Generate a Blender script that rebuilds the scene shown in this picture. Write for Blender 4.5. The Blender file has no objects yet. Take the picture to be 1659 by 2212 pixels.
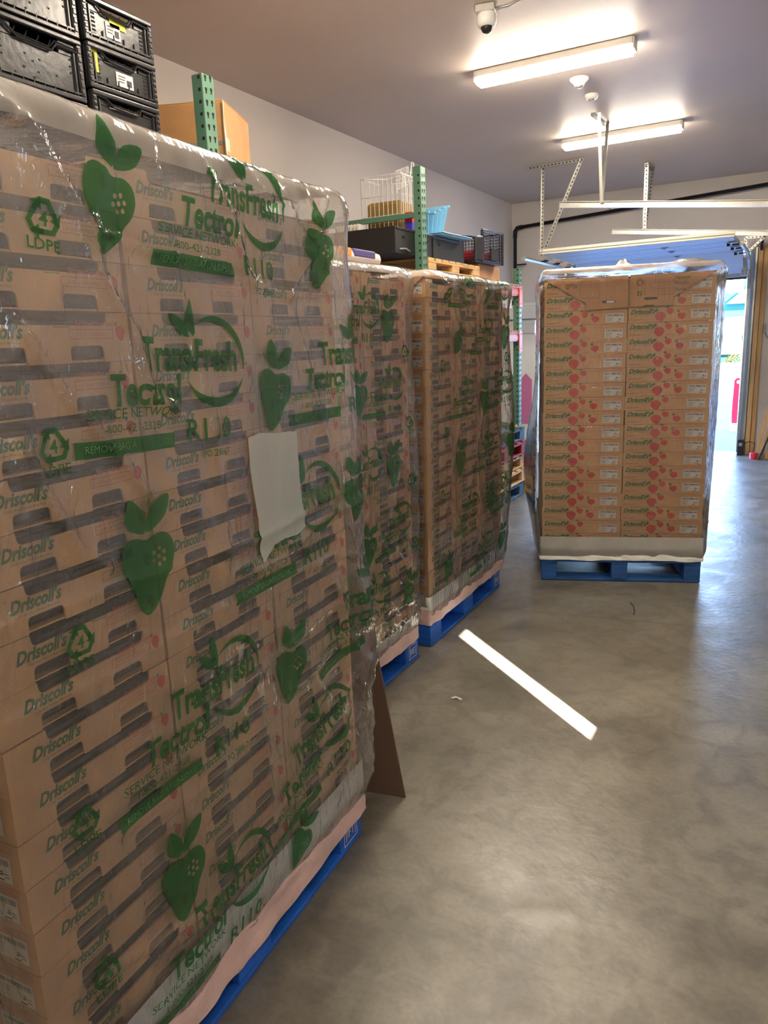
import bpy, bmesh, math, random
import numpy as np
from mathutils import Vector, Matrix
C = bpy.context.scene.collection
R = math.radians
random.seed(7)
S = bpy.context.scene

# ------------------------------------------------------------ camera, light, exposure
FPX = 1590.0
cam_d = bpy.data.cameras.new('camera'); cam = bpy.data.objects.new('camera', cam_d); C.objects.link(cam)
cam_d.sensor_fit = 'VERTICAL'; cam_d.sensor_height = 24.0; cam_d.lens = FPX / 2212 * 24.0
cam_d.clip_start = 0.05; cam_d.clip_end = 400
pi_, ro_, ya_ = R(12.99), R(-2.27), R(-29.34)
fw = Vector((math.sin(ya_) * math.cos(pi_), math.cos(ya_) * math.cos(pi_), -math.sin(pi_)))
rt = fw.cross(Vector((0, 0, 1))).normalized(); up = rt.cross(fw)
r2 = math.cos(ro_) * rt + math.sin(ro_) * up; u2 = -math.sin(ro_) * rt + math.cos(ro_) * up
m = Matrix((r2, u2, -fw)).transposed().to_4x4(); m.translation = Vector((0, 0, 1.566))
cam.matrix_world = m
S.camera = cam
S.view_settings.view_transform = 'Standard'; S.view_settings.look = 'None'
S.view_settings.gamma = 1.0; S.view_settings.use_curve_mapping = False
S.view_settings.exposure = 0.45
TUBE = 74.0            # radiance of the LED lenses
SKY = 5.6
w = bpy.data.worlds.new('sky'); S.world = w; w.use_nodes = True
nt = w.node_tree; nt.nodes.clear()
wo = nt.nodes.new('ShaderNodeOutputWorld'); bg = nt.nodes.new('ShaderNodeBackground')
tc = nt.nodes.new('ShaderNodeTexCoord'); sep = nt.nodes.new('ShaderNodeSeparateXYZ'); rp = nt.nodes.new('ShaderNodeValToRGB')
nt.links.new(tc.outputs['Generated'], sep.inputs[0]); nt.links.new(sep.outputs['Z'], rp.inputs[0])
rp.color_ramp.elements[0].color = (0.50, 0.72, 1.0, 1); rp.color_ramp.elements[1].color = (0.20, 0.42, 1.0, 1)
rp.color_ramp.elements[1].position = 0.7
nt.links.new(rp.outputs[0], bg.inputs[0]); bg.inputs[1].default_value = SKY * 2.2
nt.links.new(bg.outputs[0], wo.inputs[0])
EL = R(22); SAZ = Vector((-0.76, 0.65, 0)).normalized()
sun_d = bpy.data.lights.new('sun', 'SUN'); sun = bpy.data.objects.new('sun', sun_d); C.objects.link(sun)
sun_d.energy = 85; sun_d.angle = R(0.25); sun_d.color = (1, 0.97, 0.92)
sdir = SAZ * math.cos(EL) + Vector((0, 0, -math.sin(EL)))
sun.rotation_euler = sdir.to_track_quat('-Z', 'Y').to_euler()

# ------------------------------------------------------------ materials
def srgb(r, g, b):
    f = lambda c: (c / 255 / 12.92) if c / 255 <= 0.04045 else ((c / 255 + 0.055) / 1.055) ** 2.4
    return (f(r), f(g), f(b), 1)
MATS = {}
def mat(name, col, rough=0.6, metal=0.0, var=0.0, scale=8.0, bump=0.0, bscale=40.0, spec=0.5, stretch=None, emit=0.0):
    if name in MATS: return MATS[name]
    M = bpy.data.materials.new(name); M.use_nodes = True; t = M.node_tree
    b = t.nodes['Principled BSDF']
    b.inputs['Roughness'].default_value = rough; b.inputs['Metallic'].default_value = metal
    b.inputs['Specular IOR Level'].default_value = spec
    co = t.nodes.new('ShaderNodeTexCoord'); mp = t.nodes.new('ShaderNodeMapping')
    t.links.new(co.outputs['Object'], mp.inputs[0])
    if stretch: mp.inputs['Scale'].default_value = stretch
    n = t.nodes.new('ShaderNodeTexNoise'); n.inputs['Scale'].default_value = scale; n.inputs['Detail'].default_value = 5
    t.links.new(mp.outputs[0], n.inputs[0])
    r = t.nodes.new('ShaderNodeValToRGB'); v = max(var, 0.02)
    r.color_ramp.elements[0].color = tuple(c * (1 - v) for c in col[:3]) + (1,)
    r.color_ramp.elements[1].color = tuple(min(1, c * (1 + v)) for c in col[:3]) + (1,)
    r.color_ramp.elements[0].position = 0.3; r.color_ramp.elements[1].position = 0.7
    t.links.new(n.outputs[0], r.inputs[0]); t.links.new(r.outputs[0], b.inputs['Base Color'])
    if bump:
        n2 = t.nodes.new('ShaderNodeTexNoise'); n2.inputs['Scale'].default_value = bscale; n2.inputs['Detail'].default_value = 4
        t.links.new(mp.outputs[0], n2.inputs[0])
        bp = t.nodes.new('ShaderNodeBump'); bp.inputs['Strength'].default_value = bump; bp.inputs['Distance'].default_value = 0.01
        t.links.new(n2.outputs[0], bp.inputs['Height']); t.links.new(bp.outputs[0], b.inputs['Normal'])
    if emit:
        b.inputs['Emission Color'].default_value = col; b.inputs['Emission Strength'].default_value = emit
    MATS[name] = M; return M
def film_mat(name, haze, edge, tint=(1, 1, 1, 1), dcol=(0.9, 0.92, 0.95, 1), gloss=1.6, rough=0.09, bstr=0.35, hnoise=0.5, pw=1.7, slack=0.0):
    M = bpy.data.materials.new(name); M.use_nodes = True; t = M.node_tree; t.nodes.clear()
    N = t.nodes.new; L = t.links.new
    out = N('ShaderNodeOutputMaterial'); tr = N('ShaderNodeBsdfTransparent'); tr.inputs[0].default_value = tint
    df = N('ShaderNodeBsdfDiffuse'); df.inputs[0].default_value = dcol
    tl = N('ShaderNodeBsdfTranslucent'); tl.inputs[0].default_value = dcol
    dm = N('ShaderNodeMixShader'); dm.inputs[0].default_value = 0.5; L(df.outputs[0], dm.inputs[1]); L(tl.outputs[0], dm.inputs[2])
    gl = N('ShaderNodeBsdfGlossy'); gl.inputs['Roughness'].default_value = rough
    co = N('ShaderNodeTexCoord')
    mp = N('ShaderNodeMapping'); mp.inputs['Scale'].default_value = (1, 1, 0.35); L(co.outputs['Object'], mp.inputs[0])
    n = N('ShaderNodeTexNoise'); n.inputs['Scale'].default_value = 5; n.inputs['Detail'].default_value = 4; n.inputs['Distortion'].default_value = 1.2
    L(mp.outputs[0], n.inputs[0])
    n2 = N('ShaderNodeTexNoise'); n2.inputs['Scale'].default_value = 34; n2.inputs['Detail'].default_value = 3; n2.inputs['Distortion'].default_value = 1.0
    L(mp.outputs[0], n2.inputs[0])
    bp = N('ShaderNodeBump'); bp.inputs['Strength'].default_value = bstr; bp.inputs['Distance'].default_value = 0.008
    L(n2.outputs[0], bp.inputs['Height']); L(bp.outputs[0], gl.inputs['Normal'])
    lw = N('ShaderNodeLayerWeight'); lw.inputs['Blend'].default_value = 0.35
    p = N('ShaderNodeMath'); p.operation = 'POWER'; p.inputs[1].default_value = pw; L(lw.outputs['Facing'], p.inputs[0])
    e = N('ShaderNodeMath'); e.operation = 'MULTIPLY'; e.inputs[1].default_value = edge; L(p.outputs[0], e.inputs[0])
    mr = N('ShaderNodeMapRange'); mr.inputs['From Min'].default_value = 0.35; mr.inputs['From Max'].default_value = 0.75
    mr.inputs['To Min'].default_value = haze * (1 - hnoise); mr.inputs['To Max'].default_value = haze * (1 + hnoise); L(n.outputs[0], mr.inputs[0])
    a = N('ShaderNodeMath'); a.operation = 'ADD'; a.use_clamp = True; L(e.outputs[0], a.inputs[0]); L(mr.outputs[0], a.inputs[1])
    if slack:      # the loose upper part of the bag is doubled and milkier
        sz = N('ShaderNodeSeparateXYZ'); L(co.outputs['Object'], sz.inputs[0]); mz = N('ShaderNodeMapRange'); mz.interpolation_type = 'SMOOTHSTEP'; mz.inputs['From Min'].default_value = 1.15; mz.inputs['From Max'].default_value = 1.75; mz.inputs['To Max'].default_value = slack; L(sz.outputs['Z'], mz.inputs[0])
        a2 = N('ShaderNodeMath'); a2.operation = 'ADD'; a2.use_clamp = True; L(a.outputs[0], a2.inputs[0]); L(mz.outputs[0], a2.inputs[1]); a = a2
    m1 = N('ShaderNodeMixShader'); L(a.outputs[0], m1.inputs[0]); L(tr.outputs[0], m1.inputs[1]); L(dm.outputs[0], m1.inputs[2])
    fr = N('ShaderNodeFresnel'); fr.inputs[0].default_value = 1.45; L(bp.outputs[0], fr.inputs['Normal'])
    g = N('ShaderNodeMath'); g.operation = 'MULTIPLY'; g.use_clamp = True; g.inputs[1].default_value = gloss; L(fr.outputs[0], g.inputs[0])
    m2 = N('ShaderNodeMixShader'); L(g.outputs[0], m2.inputs[0]); L(m1.outputs[0], m2.inputs[1]); L(gl.outputs[0], m2.inputs[2])
    L(m2.outputs[0], out.inputs[0]); return M
K = dict(
 kraft=mat('kraft_board', srgb(210, 169, 122), 0.75, var=0.07, scale=14, bump=0.12, bscale=120),
 kraft2=mat('corrugated_kraft', srgb(196, 148, 98), 0.75, var=0.08, scale=9, bump=0.1, bscale=60),
 kraft_shaded=mat('shaded_corrugated', srgb(104, 80, 66), 0.8, var=0.08, scale=3, bump=0.3, bscale=30, stretch=(30, 30, 0.3)),  # shade on the leaning board's near face is put into this brown
 packs=mat('shaded_plastic', srgb(26, 20, 23), 0.3, var=0.5, scale=25, bump=0.6, bscale=40),  # near-black carries the shade inside the cartons
 green_ink=mat('green_ink', srgb(44, 104, 46), 0.6),
 red_ink=mat('red_ink', srgb(204, 66, 58), 0.6),
 redline=mat('red_line_ink', srgb(208, 98, 82), 0.6),
 leaf_ink=mat('leaf_ink', srgb(46, 110, 52), 0.6),
 grey_ink=mat('grey_ink', srgb(104, 84, 56), 0.7),
 label=mat('white_label', srgb(226, 226, 222), 0.5), black_ink=mat('black_ink', srgb(30, 30, 32), 0.6),
edge=mat('cut_board_edge', srgb(110, 72, 44), 0.8), blue_dark=mat('dark_blue_pallet_paint', srgb(26, 78, 142), 0.65, var=0.35, scale=6, bump=0.3, bscale=60, stretch=(1, 1, 6)),
 blue=mat('blue_pallet_paint', srgb(22, 92, 190), 0.6, var=0.3, scale=6, bump=0.3, bscale=60, stretch=(1, 1, 6)),
 bluew=mat('worn_blue_paint', srgb(70, 110, 140), 0.8, var=0.35, scale=18),
 wood=mat('pine', srgb(206, 166, 112), 0.65, var=0.18, scale=5, bump=0.1, stretch=(8, 8, 0.7)),
 wood_h=mat('pallet_pine', srgb(214, 172, 112), 0.65, var=0.2, scale=5, bump=0.1, stretch=(8, 0.7, 8)),
 red_wood=mat('red_pallet_paint', srgb(150, 40, 42), 0.7, var=0.2),
 green=mat('rack_green', srgb(88, 130, 108), 0.42, var=0.08, scale=6), hole=mat('hole_dark', srgb(24, 28, 26), 0.9),
 orange=mat('beam_orange', srgb(206, 84, 54), 0.45, var=0.07), galv=mat('galvanised', srgb(190, 190, 184), 0.34, 0.75, var=0.08, scale=20),
 white=mat('white_plastic', srgb(232, 232, 228), 0.4), black=mat('black_plastic', srgb(34, 34, 37), 0.3, var=0.15, scale=12, bump=0.1),
 blackm=mat('black_metal', srgb(22, 22, 24), 0.45), blackp=mat('black_pipe_paint', srgb(20, 20, 22), 0.4),
 yellow=mat('yellow_label', srgb(226, 228, 40), 0.5), yell=mat('yellow_guard', srgb(214, 176, 40), 0.5),
 skyblue=mat('light_blue_plastic', srgb(120, 184, 220), 0.4), wire=mat('white_wire', srgb(226, 226, 222), 0.35),
 paperbag=mat('kraft_paper_bag', srgb(142, 116, 56), 0.7, var=0.15, bump=0.4, bscale=14),
 door=mat('door_panel_white', srgb(205, 208, 215), 0.4, var=0.03, bump=0.25, bscale=5, stretch=(0.6, 18, 18)),
 doorlip=mat('door_edge_cream', srgb(214, 208, 190), 0.5), grey=mat('grey_trim', srgb(150, 154, 158), 0.5, var=0.05),
 rubber=mat('rubber', srgb(26, 26, 27), 0.6), tape=mat('clear_tape', srgb(226, 208, 176), 0.15),
 pinksheet=mat('pink_sheet', srgb(214, 184, 178), 0.4, var=0.12, bump=1.0, bscale=22), whitesheet=mat('white_sheet', srgb(236, 238, 232), 0.4, var=0.05, bump=0.8, bscale=18),
 pink=mat('pink_panel', srgb(206, 120, 160), 0.5), redp=mat('red_plastic', srgb(214, 36, 60), 0.4), teal=mat('teal_siding', srgb(8, 92, 92), 0.7, var=0.05),
 hwhite=mat('house_white', srgb(170, 172, 175), 0.7), roof=mat('blue_roof', srgb(40, 54, 84), 0.8, var=0.1), glass=mat('house_glass', srgb(120, 135, 150), 0.15),
 asphalt=mat('asphalt', srgb(60, 68, 84), 0.9, var=0.1, scale=3), apron=mat('apron_concrete', srgb(112, 120, 134), 0.85, var=0.06, scale=1), walk=mat('pavement', srgb(140, 140, 136), 0.9, var=0.05),
 bush=mat('bush_leaves', srgb(110, 106, 44), 0.8, var=0.4, scale=30), bark=mat('pale_bark', srgb(140, 130, 130), 0.9), lawn=mat('lawn', srgb(110, 116, 84), 0.9, var=0.2, scale=3),
 purple=mat('printed_bag_purple', srgb(84, 70, 130), 0.4), orangep=mat('printed_bag_orange', srgb(228, 150, 60), 0.4), whitebag=mat('white_woven_bag', srgb(220, 216, 208), 0.5, bump=0.4, bscale=18),
 bluebag=mat('blue_wrapper', srgb(60, 50, 180), 0.4), twig=mat('twig', srgb(60, 46, 34), 0.9),
)
K['lens'] = bpy.data.materials.new('lit_lens'); K['lens'].use_nodes = True
_t = K['lens'].node_tree; _t.nodes.clear(); _e = _t.nodes.new('ShaderNodeEmission'); _o = _t.nodes.new('ShaderNodeOutputMaterial')
_e.inputs[0].default_value = (1.0, 0.87, 0.70, 1); _e.inputs[1].default_value = TUBE; _t.links.new(_e.outputs[0], _o.inputs[0])
K['film_top'] = film_mat('gusset_film', 0.55, 0.8, dcol=(0.95, 0.93, 0.88, 1), gloss=1.6, rough=0.12, bstr=0.3, hnoise=0.3)
K['film_near'] = film_mat('milky_film', 0.085, 0.6, pw=3.0, slack=.16, dcol=(0.92, 0.91, 0.92, 1), gloss=2.8, rough=0.075, bstr=0.9)
K['film'] = film_mat('clear_film', 0.065, 0.8, pw=5.0, dcol=(0.92, 0.92, 0.94, 1), gloss=2.6, rough=0.065, bstr=0.9)
K['film_in'] = film_mat('print_green_film', 0.42, 0.15, tint=(0.16, 0.5, 0.22, 1), dcol=srgb(78, 142, 92), gloss=1.0, hnoise=0.1)
K['print_pale'] = film_mat('print_pale_film', 0.5, 0.2, tint=(0.6, 0.8, 0.6, 1), dcol=srgb(150, 200, 150), gloss=0.6)
K['patch'] = film_mat('frosted_tape', 0.82, 0.2, tint=(0.9, 0.95, 1, 1), dcol=srgb(222, 228, 224), gloss=0.8, hnoise=0.03)
K['wirefilm'] = film_mat('strap_film', 0.35, 0.4, gloss=2.0)

def plain(name, col, rough, spec=0.5, sc=1.5, var=0.03, bump=0.06):
    return mat(name, col, rough, var=var, scale=sc, bump=bump, bscale=180, spec=spec)
K['wall'] = plain('painted_wall', srgb(214, 206, 198), 0.7)
K['ceil'] = plain('painted_ceiling', srgb(198, 184, 172), 0.5)
def floor_mat():
    M = bpy.data.materials.new('polished_concrete'); M.use_nodes = True; t = M.node_tree; b = t.nodes['Principled BSDF']
    N = t.nodes.new; L = t.links.new
    co = N('ShaderNodeTexCoord')
    def noise(sc, det, dist=0.0, st=(1, 1, 1), rot=0.0):
        mp = N('ShaderNodeMapping'); mp.inputs['Scale'].default_value = st; mp.inputs['Rotation'].default_value = (0, 0, rot); L(co.outputs['Object'], mp.inputs[0])
        n = N('ShaderNodeTexNoise'); n.inputs['Scale'].default_value = sc; n.inputs['Detail'].default_value = det; n.inputs['Distortion'].default_value = dist
        L(mp.outputs[0], n.inputs[0]); return n
    def ramp(n, a, c, pa, pc):
        r = N('ShaderNodeValToRGB'); r.color_ramp.elements[0].color = a; r.color_ramp.elements[1].color = c
        r.color_ramp.elements[0].position = pa; r.color_ramp.elements[1].position = pc; L(n.outputs[0], r.inputs[0]); return r
    def mul(x, y, f=1.0):
        q = N('ShaderNodeMix'); q.data_type = 'RGBA'; q.blend_type = 'MULTIPLY'; q.inputs[0].default_value = f
        L(x.outputs[2] if x.bl_idname == 'ShaderNodeMix' else x.outputs[0], q.inputs[6]); L(y.outputs[2] if y.bl_idname == 'ShaderNodeMix' else y.outputs[0], q.inputs[7]); return q
    base = ramp(noise(1.3, 8, 0.6), srgb(114, 110, 98), srgb(144, 140, 128), 0.35, 0.65)
    m1 = mul(base, ramp(noise(9, 8, 1.0), (0.72, 0.72, 0.72, 1), (1, 1, 1, 1), 0.36, 0.56))
    m2 = mul(m1, ramp(noise(60, 4, 0), (0.86, 0.86, 0.86, 1), (1, 1, 1, 1), 0.35, 0.6))
    m3 = mul(m2, ramp(noise(8, 4, 0.5, (0.3, 9, 1), 0.9), (0.90, 0.90, 0.89, 1), (1, 1, 1, 1), 0.25, 0.40))
    m4 = mul(m3, ramp(noise(3.2, 9, 0.2), (0.80, 0.79, 0.77, 1), (1.0, 1.0, 1.0, 1), 0.38, 0.62))
    # saw-cut joints: |y - (a + k x)| < w
    sp = N('ShaderNodeSeparateXYZ'); L(co.outputs['Object'], sp.inputs[0])
    last = m4
    for a, k, wd in ((4.126, 0.145, 0.0035), (6.95, 0.06, 0.004)):
        q = N('ShaderNodeMath'); q.operation = 'MULTIPLY_ADD'; q.inputs[1].default_value = -k; q.inputs[2].default_value = -a; L(sp.outputs['X'], q.inputs[0])
        s = N('ShaderNodeMath'); s.operation = 'ADD'; L(sp.outputs['Y'], s.inputs[0]); L(q.outputs[0], s.inputs[1])
        ab = N('ShaderNodeMath'); ab.operation = 'ABSOLUTE'; L(s.outputs[0], ab.inputs[0])
        lt = N('ShaderNodeMath'); lt.operation = 'LESS_THAN'; lt.inputs[1].default_value = wd; L(ab.outputs[0], lt.inputs[0])
        mx = N('ShaderNodeMix'); mx.data_type = 'RGBA'; L(lt.outputs[0], mx.inputs[0]); L(last.outputs[2], mx.inputs[6]); mx.inputs[7].default_value = srgb(84, 76, 66)
        last = mx
    L(last.outputs[2], b.inputs['Base Color'])
    rr = ramp(noise(5, 6, 0.8), (0.31, 0.31, 0.31, 1), (0.42, 0.42, 0.42, 1), 0.35, 0.65); L(rr.outputs[0], b.inputs['Roughness'])
    bp = N('ShaderNodeBump'); bp.inputs['Strength'].default_value = 0.25; bp.inputs['Distance'].default_value = 0.006
    L(noise(30, 6, 0.2).outputs[0], bp.inputs['Height']); L(bp.outputs[0], b.inputs['Normal'])
    b.inputs['Specular IOR Level'].default_value = 1.0
    return M
K['floor'] = floor_mat()

# ------------------------------------------------------------ mesh helpers
class MB:
    def __init__(s): s.v = []; s.f = []; s.m = []; s.mats = []
    def mi(s, k):
        if k not in s.mats: s.mats.append(k)
        return s.mats.index(k)
    def add(s, vs, fs, k, M=None):
        o = len(s.v)
        s.v += [tuple(M @ Vector(p)) if M else tuple(p) for p in vs]
        i = s.mi(k)
        for f in fs: s.f.append(tuple(o + j for j in f)); s.m.append(i)
        return s
    def box(s, x0, x1, y0, y1, z0, z1, k, M=None, b=0.0):
        if b > 0:
            bm = bmesh.new(); bmesh.ops.create_cube(bm, size=1)
            for v in bm.verts: v.co = Vector(((x0 + x1) / 2 + v.co.x * (x1 - x0), (y0 + y1) / 2 + v.co.y * (y1 - y0), (z0 + z1) / 2 + v.co.z * (z1 - z0)))
            bmesh.ops.bevel(bm, geom=bm.edges[:], offset=b, segments=2, affect='EDGES', profile=0.5)
            bm.verts.index_update()
            vs = [v.co[:] for v in bm.verts]; fs = [[v.index for v in f.verts] for f in bm.faces]; bm.free()
            return s.add(vs, fs, k, M)
        vs = [(x, y, z) for x in (x0, x1) for y in (y0, y1) for z in (z0, z1)]
        return s.add(vs, [(0, 1, 3, 2), (4, 6, 7, 5), (0, 4, 5, 1), (2, 3, 7, 6), (0, 2, 6, 4), (1, 5, 7, 3)], k, M)
    def prism(s, pts, f3, t, k):   # pts 2D outline; f3(a,b,c) -> 3D; extruded by t; concave handled by triangulation
        n = len(pts); tri = fill2d([pts])
        vs = [f3(a, b, 0) for a, b in tri[0]] + [f3(a, b, t) for a, b in tri[0]]
        q = len(tri[0]); fs = [tuple(f) for f in tri[1]] + [tuple(q + i for i in reversed(f)) for f in tri[1]]
        s.add(vs, fs, k)
        vs = [f3(a, b, 0) for a, b in pts] + [f3(a, b, t) for a, b in pts]
        s.add(vs, [(i, (i + 1) % n, n + (i + 1) % n, n + i) for i in range(n)], k); return s
    def tube(s, P, r, k, n=8, closed=False):
        P = [Vector(p) for p in P]; L = len(P); rings = []
        rad = r if isinstance(r, (list, tuple)) else [r] * L
        for i, p in enumerate(P):
            if closed: d = (P[(i + 1) % L] - P[i - 1])
            else: d = (P[min(i + 1, L - 1)] - P[max(i - 1, 0)])
            d.normalize(); a = d.cross(Vector((0, 0, 1)))
            if a.length < 1e-3: a = d.cross(Vector((0, 1, 0)))
            a.normalize(); b = d.cross(a)
            rings.append([p + (a * math.cos(t) + b * math.sin(t)) * rad[i] for t in [2 * math.pi * j / n for j in range(n)]])
        vs = [q for g in rings for q in g]; fs = []
        for i in range(L if closed else L - 1):
            o, o2 = i * n, ((i + 1) % L) * n
            fs += [(o + j, o + (j + 1) % n, o2 + (j + 1) % n, o2 + j) for j in range(n)]
        if not closed: fs += [tuple(range(n)), tuple(range((L - 1) * n, L * n))]
        return s.add(vs, fs, k)
    def lathe(s, prof, k, n=20, M=None):
        vs = [(r * math.cos(2 * math.pi * j / n), r * math.sin(2 * math.pi * j / n), z) for r, z in prof for j in range(n)]
        fs = [(i * n + j, i * n + (j + 1) % n, (i + 1) * n + (j + 1) % n, (i + 1) * n + j) for i in range(len(prof) - 1) for j in range(n)]
        fs += [tuple(range(n)), tuple(range((len(prof) - 1) * n, len(prof) * n))]
        return s.add(vs, fs, k, M)
    def mesh(s, name, smooth=False):
        me = bpy.data.meshes.new(name); me.from_pydata(s.v, [], s.f)
        for k in s.mats: me.materials.append(K[k])
        me.polygons.foreach_set('material_index', s.m)
        if smooth: me.polygons.foreach_set('use_smooth', [True] * len(s.f))
        me.validate(); me.update(); return me
    def build(s, name, parent=None, smooth=False, loc=None):
        o = bpy.data.objects.new(name, s.mesh(name, smooth)); C.objects.link(o)
        if parent: o.parent = parent
        if loc: o.location = loc
        return o
def tag(o, label=None, cat=None, group=None, kind=None):
    if label: o['label'] = label
    if cat: o['category'] = cat
    if group: o['group'] = group
    if kind: o['kind'] = kind
    return o
def empty(name, loc=(0, 0, 0), rz=0.0, label=None, cat=None, group=None, kind=None):
    o = bpy.data.objects.new(name, None); C.objects.link(o); o.location = loc; o.rotation_euler = (0, 0, rz)
    o.empty_display_size = 0.05
    return tag(o, label, cat, group, kind)
KIDS = {}
def copy_tree(o, parent=None):
    c = o.copy(); C.objects.link(c); c.parent = parent
    for ch in [q for q in bpy.data.objects if q.parent == o]: copy_tree(ch, c)
    return c
def struct(name, mb, smooth=False): return tag(mb.build(name, smooth=smooth), kind='structure')

def fill2d(loops):
    cu = bpy.data.curves.new('c', 'CURVE'); cu.dimensions = '2D'; cu.fill_mode = 'BOTH'
    for lp in loops:
        sp = cu.splines.new('POLY'); sp.points.add(len(lp) - 1)
        for i, (a, b) in enumerate(lp): sp.points[i].co = (a, b, 0, 1)
        sp.use_cyclic_u = True
    o = bpy.data.objects.new('c', cu); me = bpy.data.meshes.new_from_object(o)
    vs = [(v.co.x, v.co.y) for v in me.vertices]; fs = [tuple(p.vertices) for p in me.polygons]
    bpy.data.objects.remove(o); bpy.data.curves.remove(cu); bpy.data.meshes.remove(me)
    return vs, fs
TC = {}
def text2d(s, w=None, h=1.0, bold=0.0, shear=0.0, res=2):
    """flat outline of a word: left at 0, base at 0, cap height h, width w"""
    key = (s, bold, shear, res)
    if key not in TC:
        cu = bpy.data.curves.new('t', 'FONT'); cu.body = s; cu.size = 1; cu.offset = bold; cu.shear = shear; cu.resolution_u = res
        o = bpy.data.objects.new('t', cu); C.objects.link(o)
        me = bpy.data.meshes.new_from_object(o.evaluated_get(bpy.context.evaluated_depsgraph_get()))
        TC[key] = ([(v.co.x, v.co.y) for v in me.vertices], [tuple(p.vertices) for p in me.polygons])
        bpy.data.objects.remove(o); bpy.data.curves.remove(cu); bpy.data.meshes.remove(me)
    vs, fs = TC[key]; x0 = min(v[0] for v in vs); x1 = max(v[0] for v in vs)
    sy = h / 0.7; sx = (w / (x1 - x0)) if w else sy
    return [((x - x0) * sx, y * sy) for x, y in vs], fs
def smoothloop(P, n=4):
    out = []; L = len(P)
    for i in range(L):
        p0, p1, p2, p3 = P[i - 1], P[i], P[(i + 1) % L], P[(i + 2) % L]
        for k in range(n):
            t = k / n
            out.append(tuple(0.5 * ((2 * p1[a]) + (-p0[a] + p2[a]) * t + (2 * p0[a] - 5 * p1[a] + 4 * p2[a] - p3[a]) * t * t + (-p0[a] + 3 * p1[a] - 3 * p2[a] + p3[a]) * t ** 3) for a in (0, 1)))
    return out
class Art:      # flat artwork: list of (verts2d, faces, material key, layer)
    def __init__(s): s.L = []
    def add(s, vf, k, x=0, y=0, layer=0, sx=1, sy=1, rot=0):
        c, d = math.cos(rot), math.sin(rot)
        s.L.append(([(x + sx * a * c - sy * b * d, y + sx * a * d + sy * b * c) for a, b in vf[0]], vf[1], k, layer)); return s
    def text(s, t, x, y, w, h, k, bold=0.0, shear=0.0, res=2, layer=0): return s.add(text2d(t, w, h, bold, shear, res), k, x, y, layer)
    def rect(s, x0, y0, x1, y1, k, layer=0): s.L.append(([(x0, y0), (x1, y0), (x1, y1), (x0, y1)], [(0, 1, 2, 3)], k, layer)); return s
    def frame(s, x0, y0, x1, y1, t, k, layer=0):
        return s.rect(x0, y0, x1, y0 + t, k, layer).rect(x0, y1 - t, x1, y1, k, layer).rect(x0, y0 + t, x0 + t, y1 - t, k, layer).rect(x1 - t, y0 + t, x1, y1 - t, k, layer)
    def put(s, mb, f):          # f(a,b,layer)->3D
        for vs, fs, k, ly in s.L: mb.add([f(a, b, ly) for a, b in vs], fs, k)
        return mb
BERRY = smoothloop([(0.0, .62), (.1, .86), (.3, .97), (.55, 1.0), (.8, .92), (.98, .72), (1.0, .5), (.86, .22), (.66, .02), (.48, 0), (.26, .14), (.08, .36)], 2)
BLEAF = [(0, 0), (.25, .12), (.35, .45), (.5, .3), (.62, .62), (.72, .3), (1.0, .5), (.8, .15), (.95, -.1), (.6, -.02), (.5, -.3), (.4, -.02)]
def berry(art, x, y, wd, h, leaf=True, k='red_ink'):
    art.add(fill2d([BERRY]), k, x, y, sx=wd, sy=h)
    if leaf: art.add(fill2d([BLEAF]), 'leaf_ink', x - wd * .15, y + h * .98, layer=1, sx=wd * .55, sy=wd * .5, rot=0.35)

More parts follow.
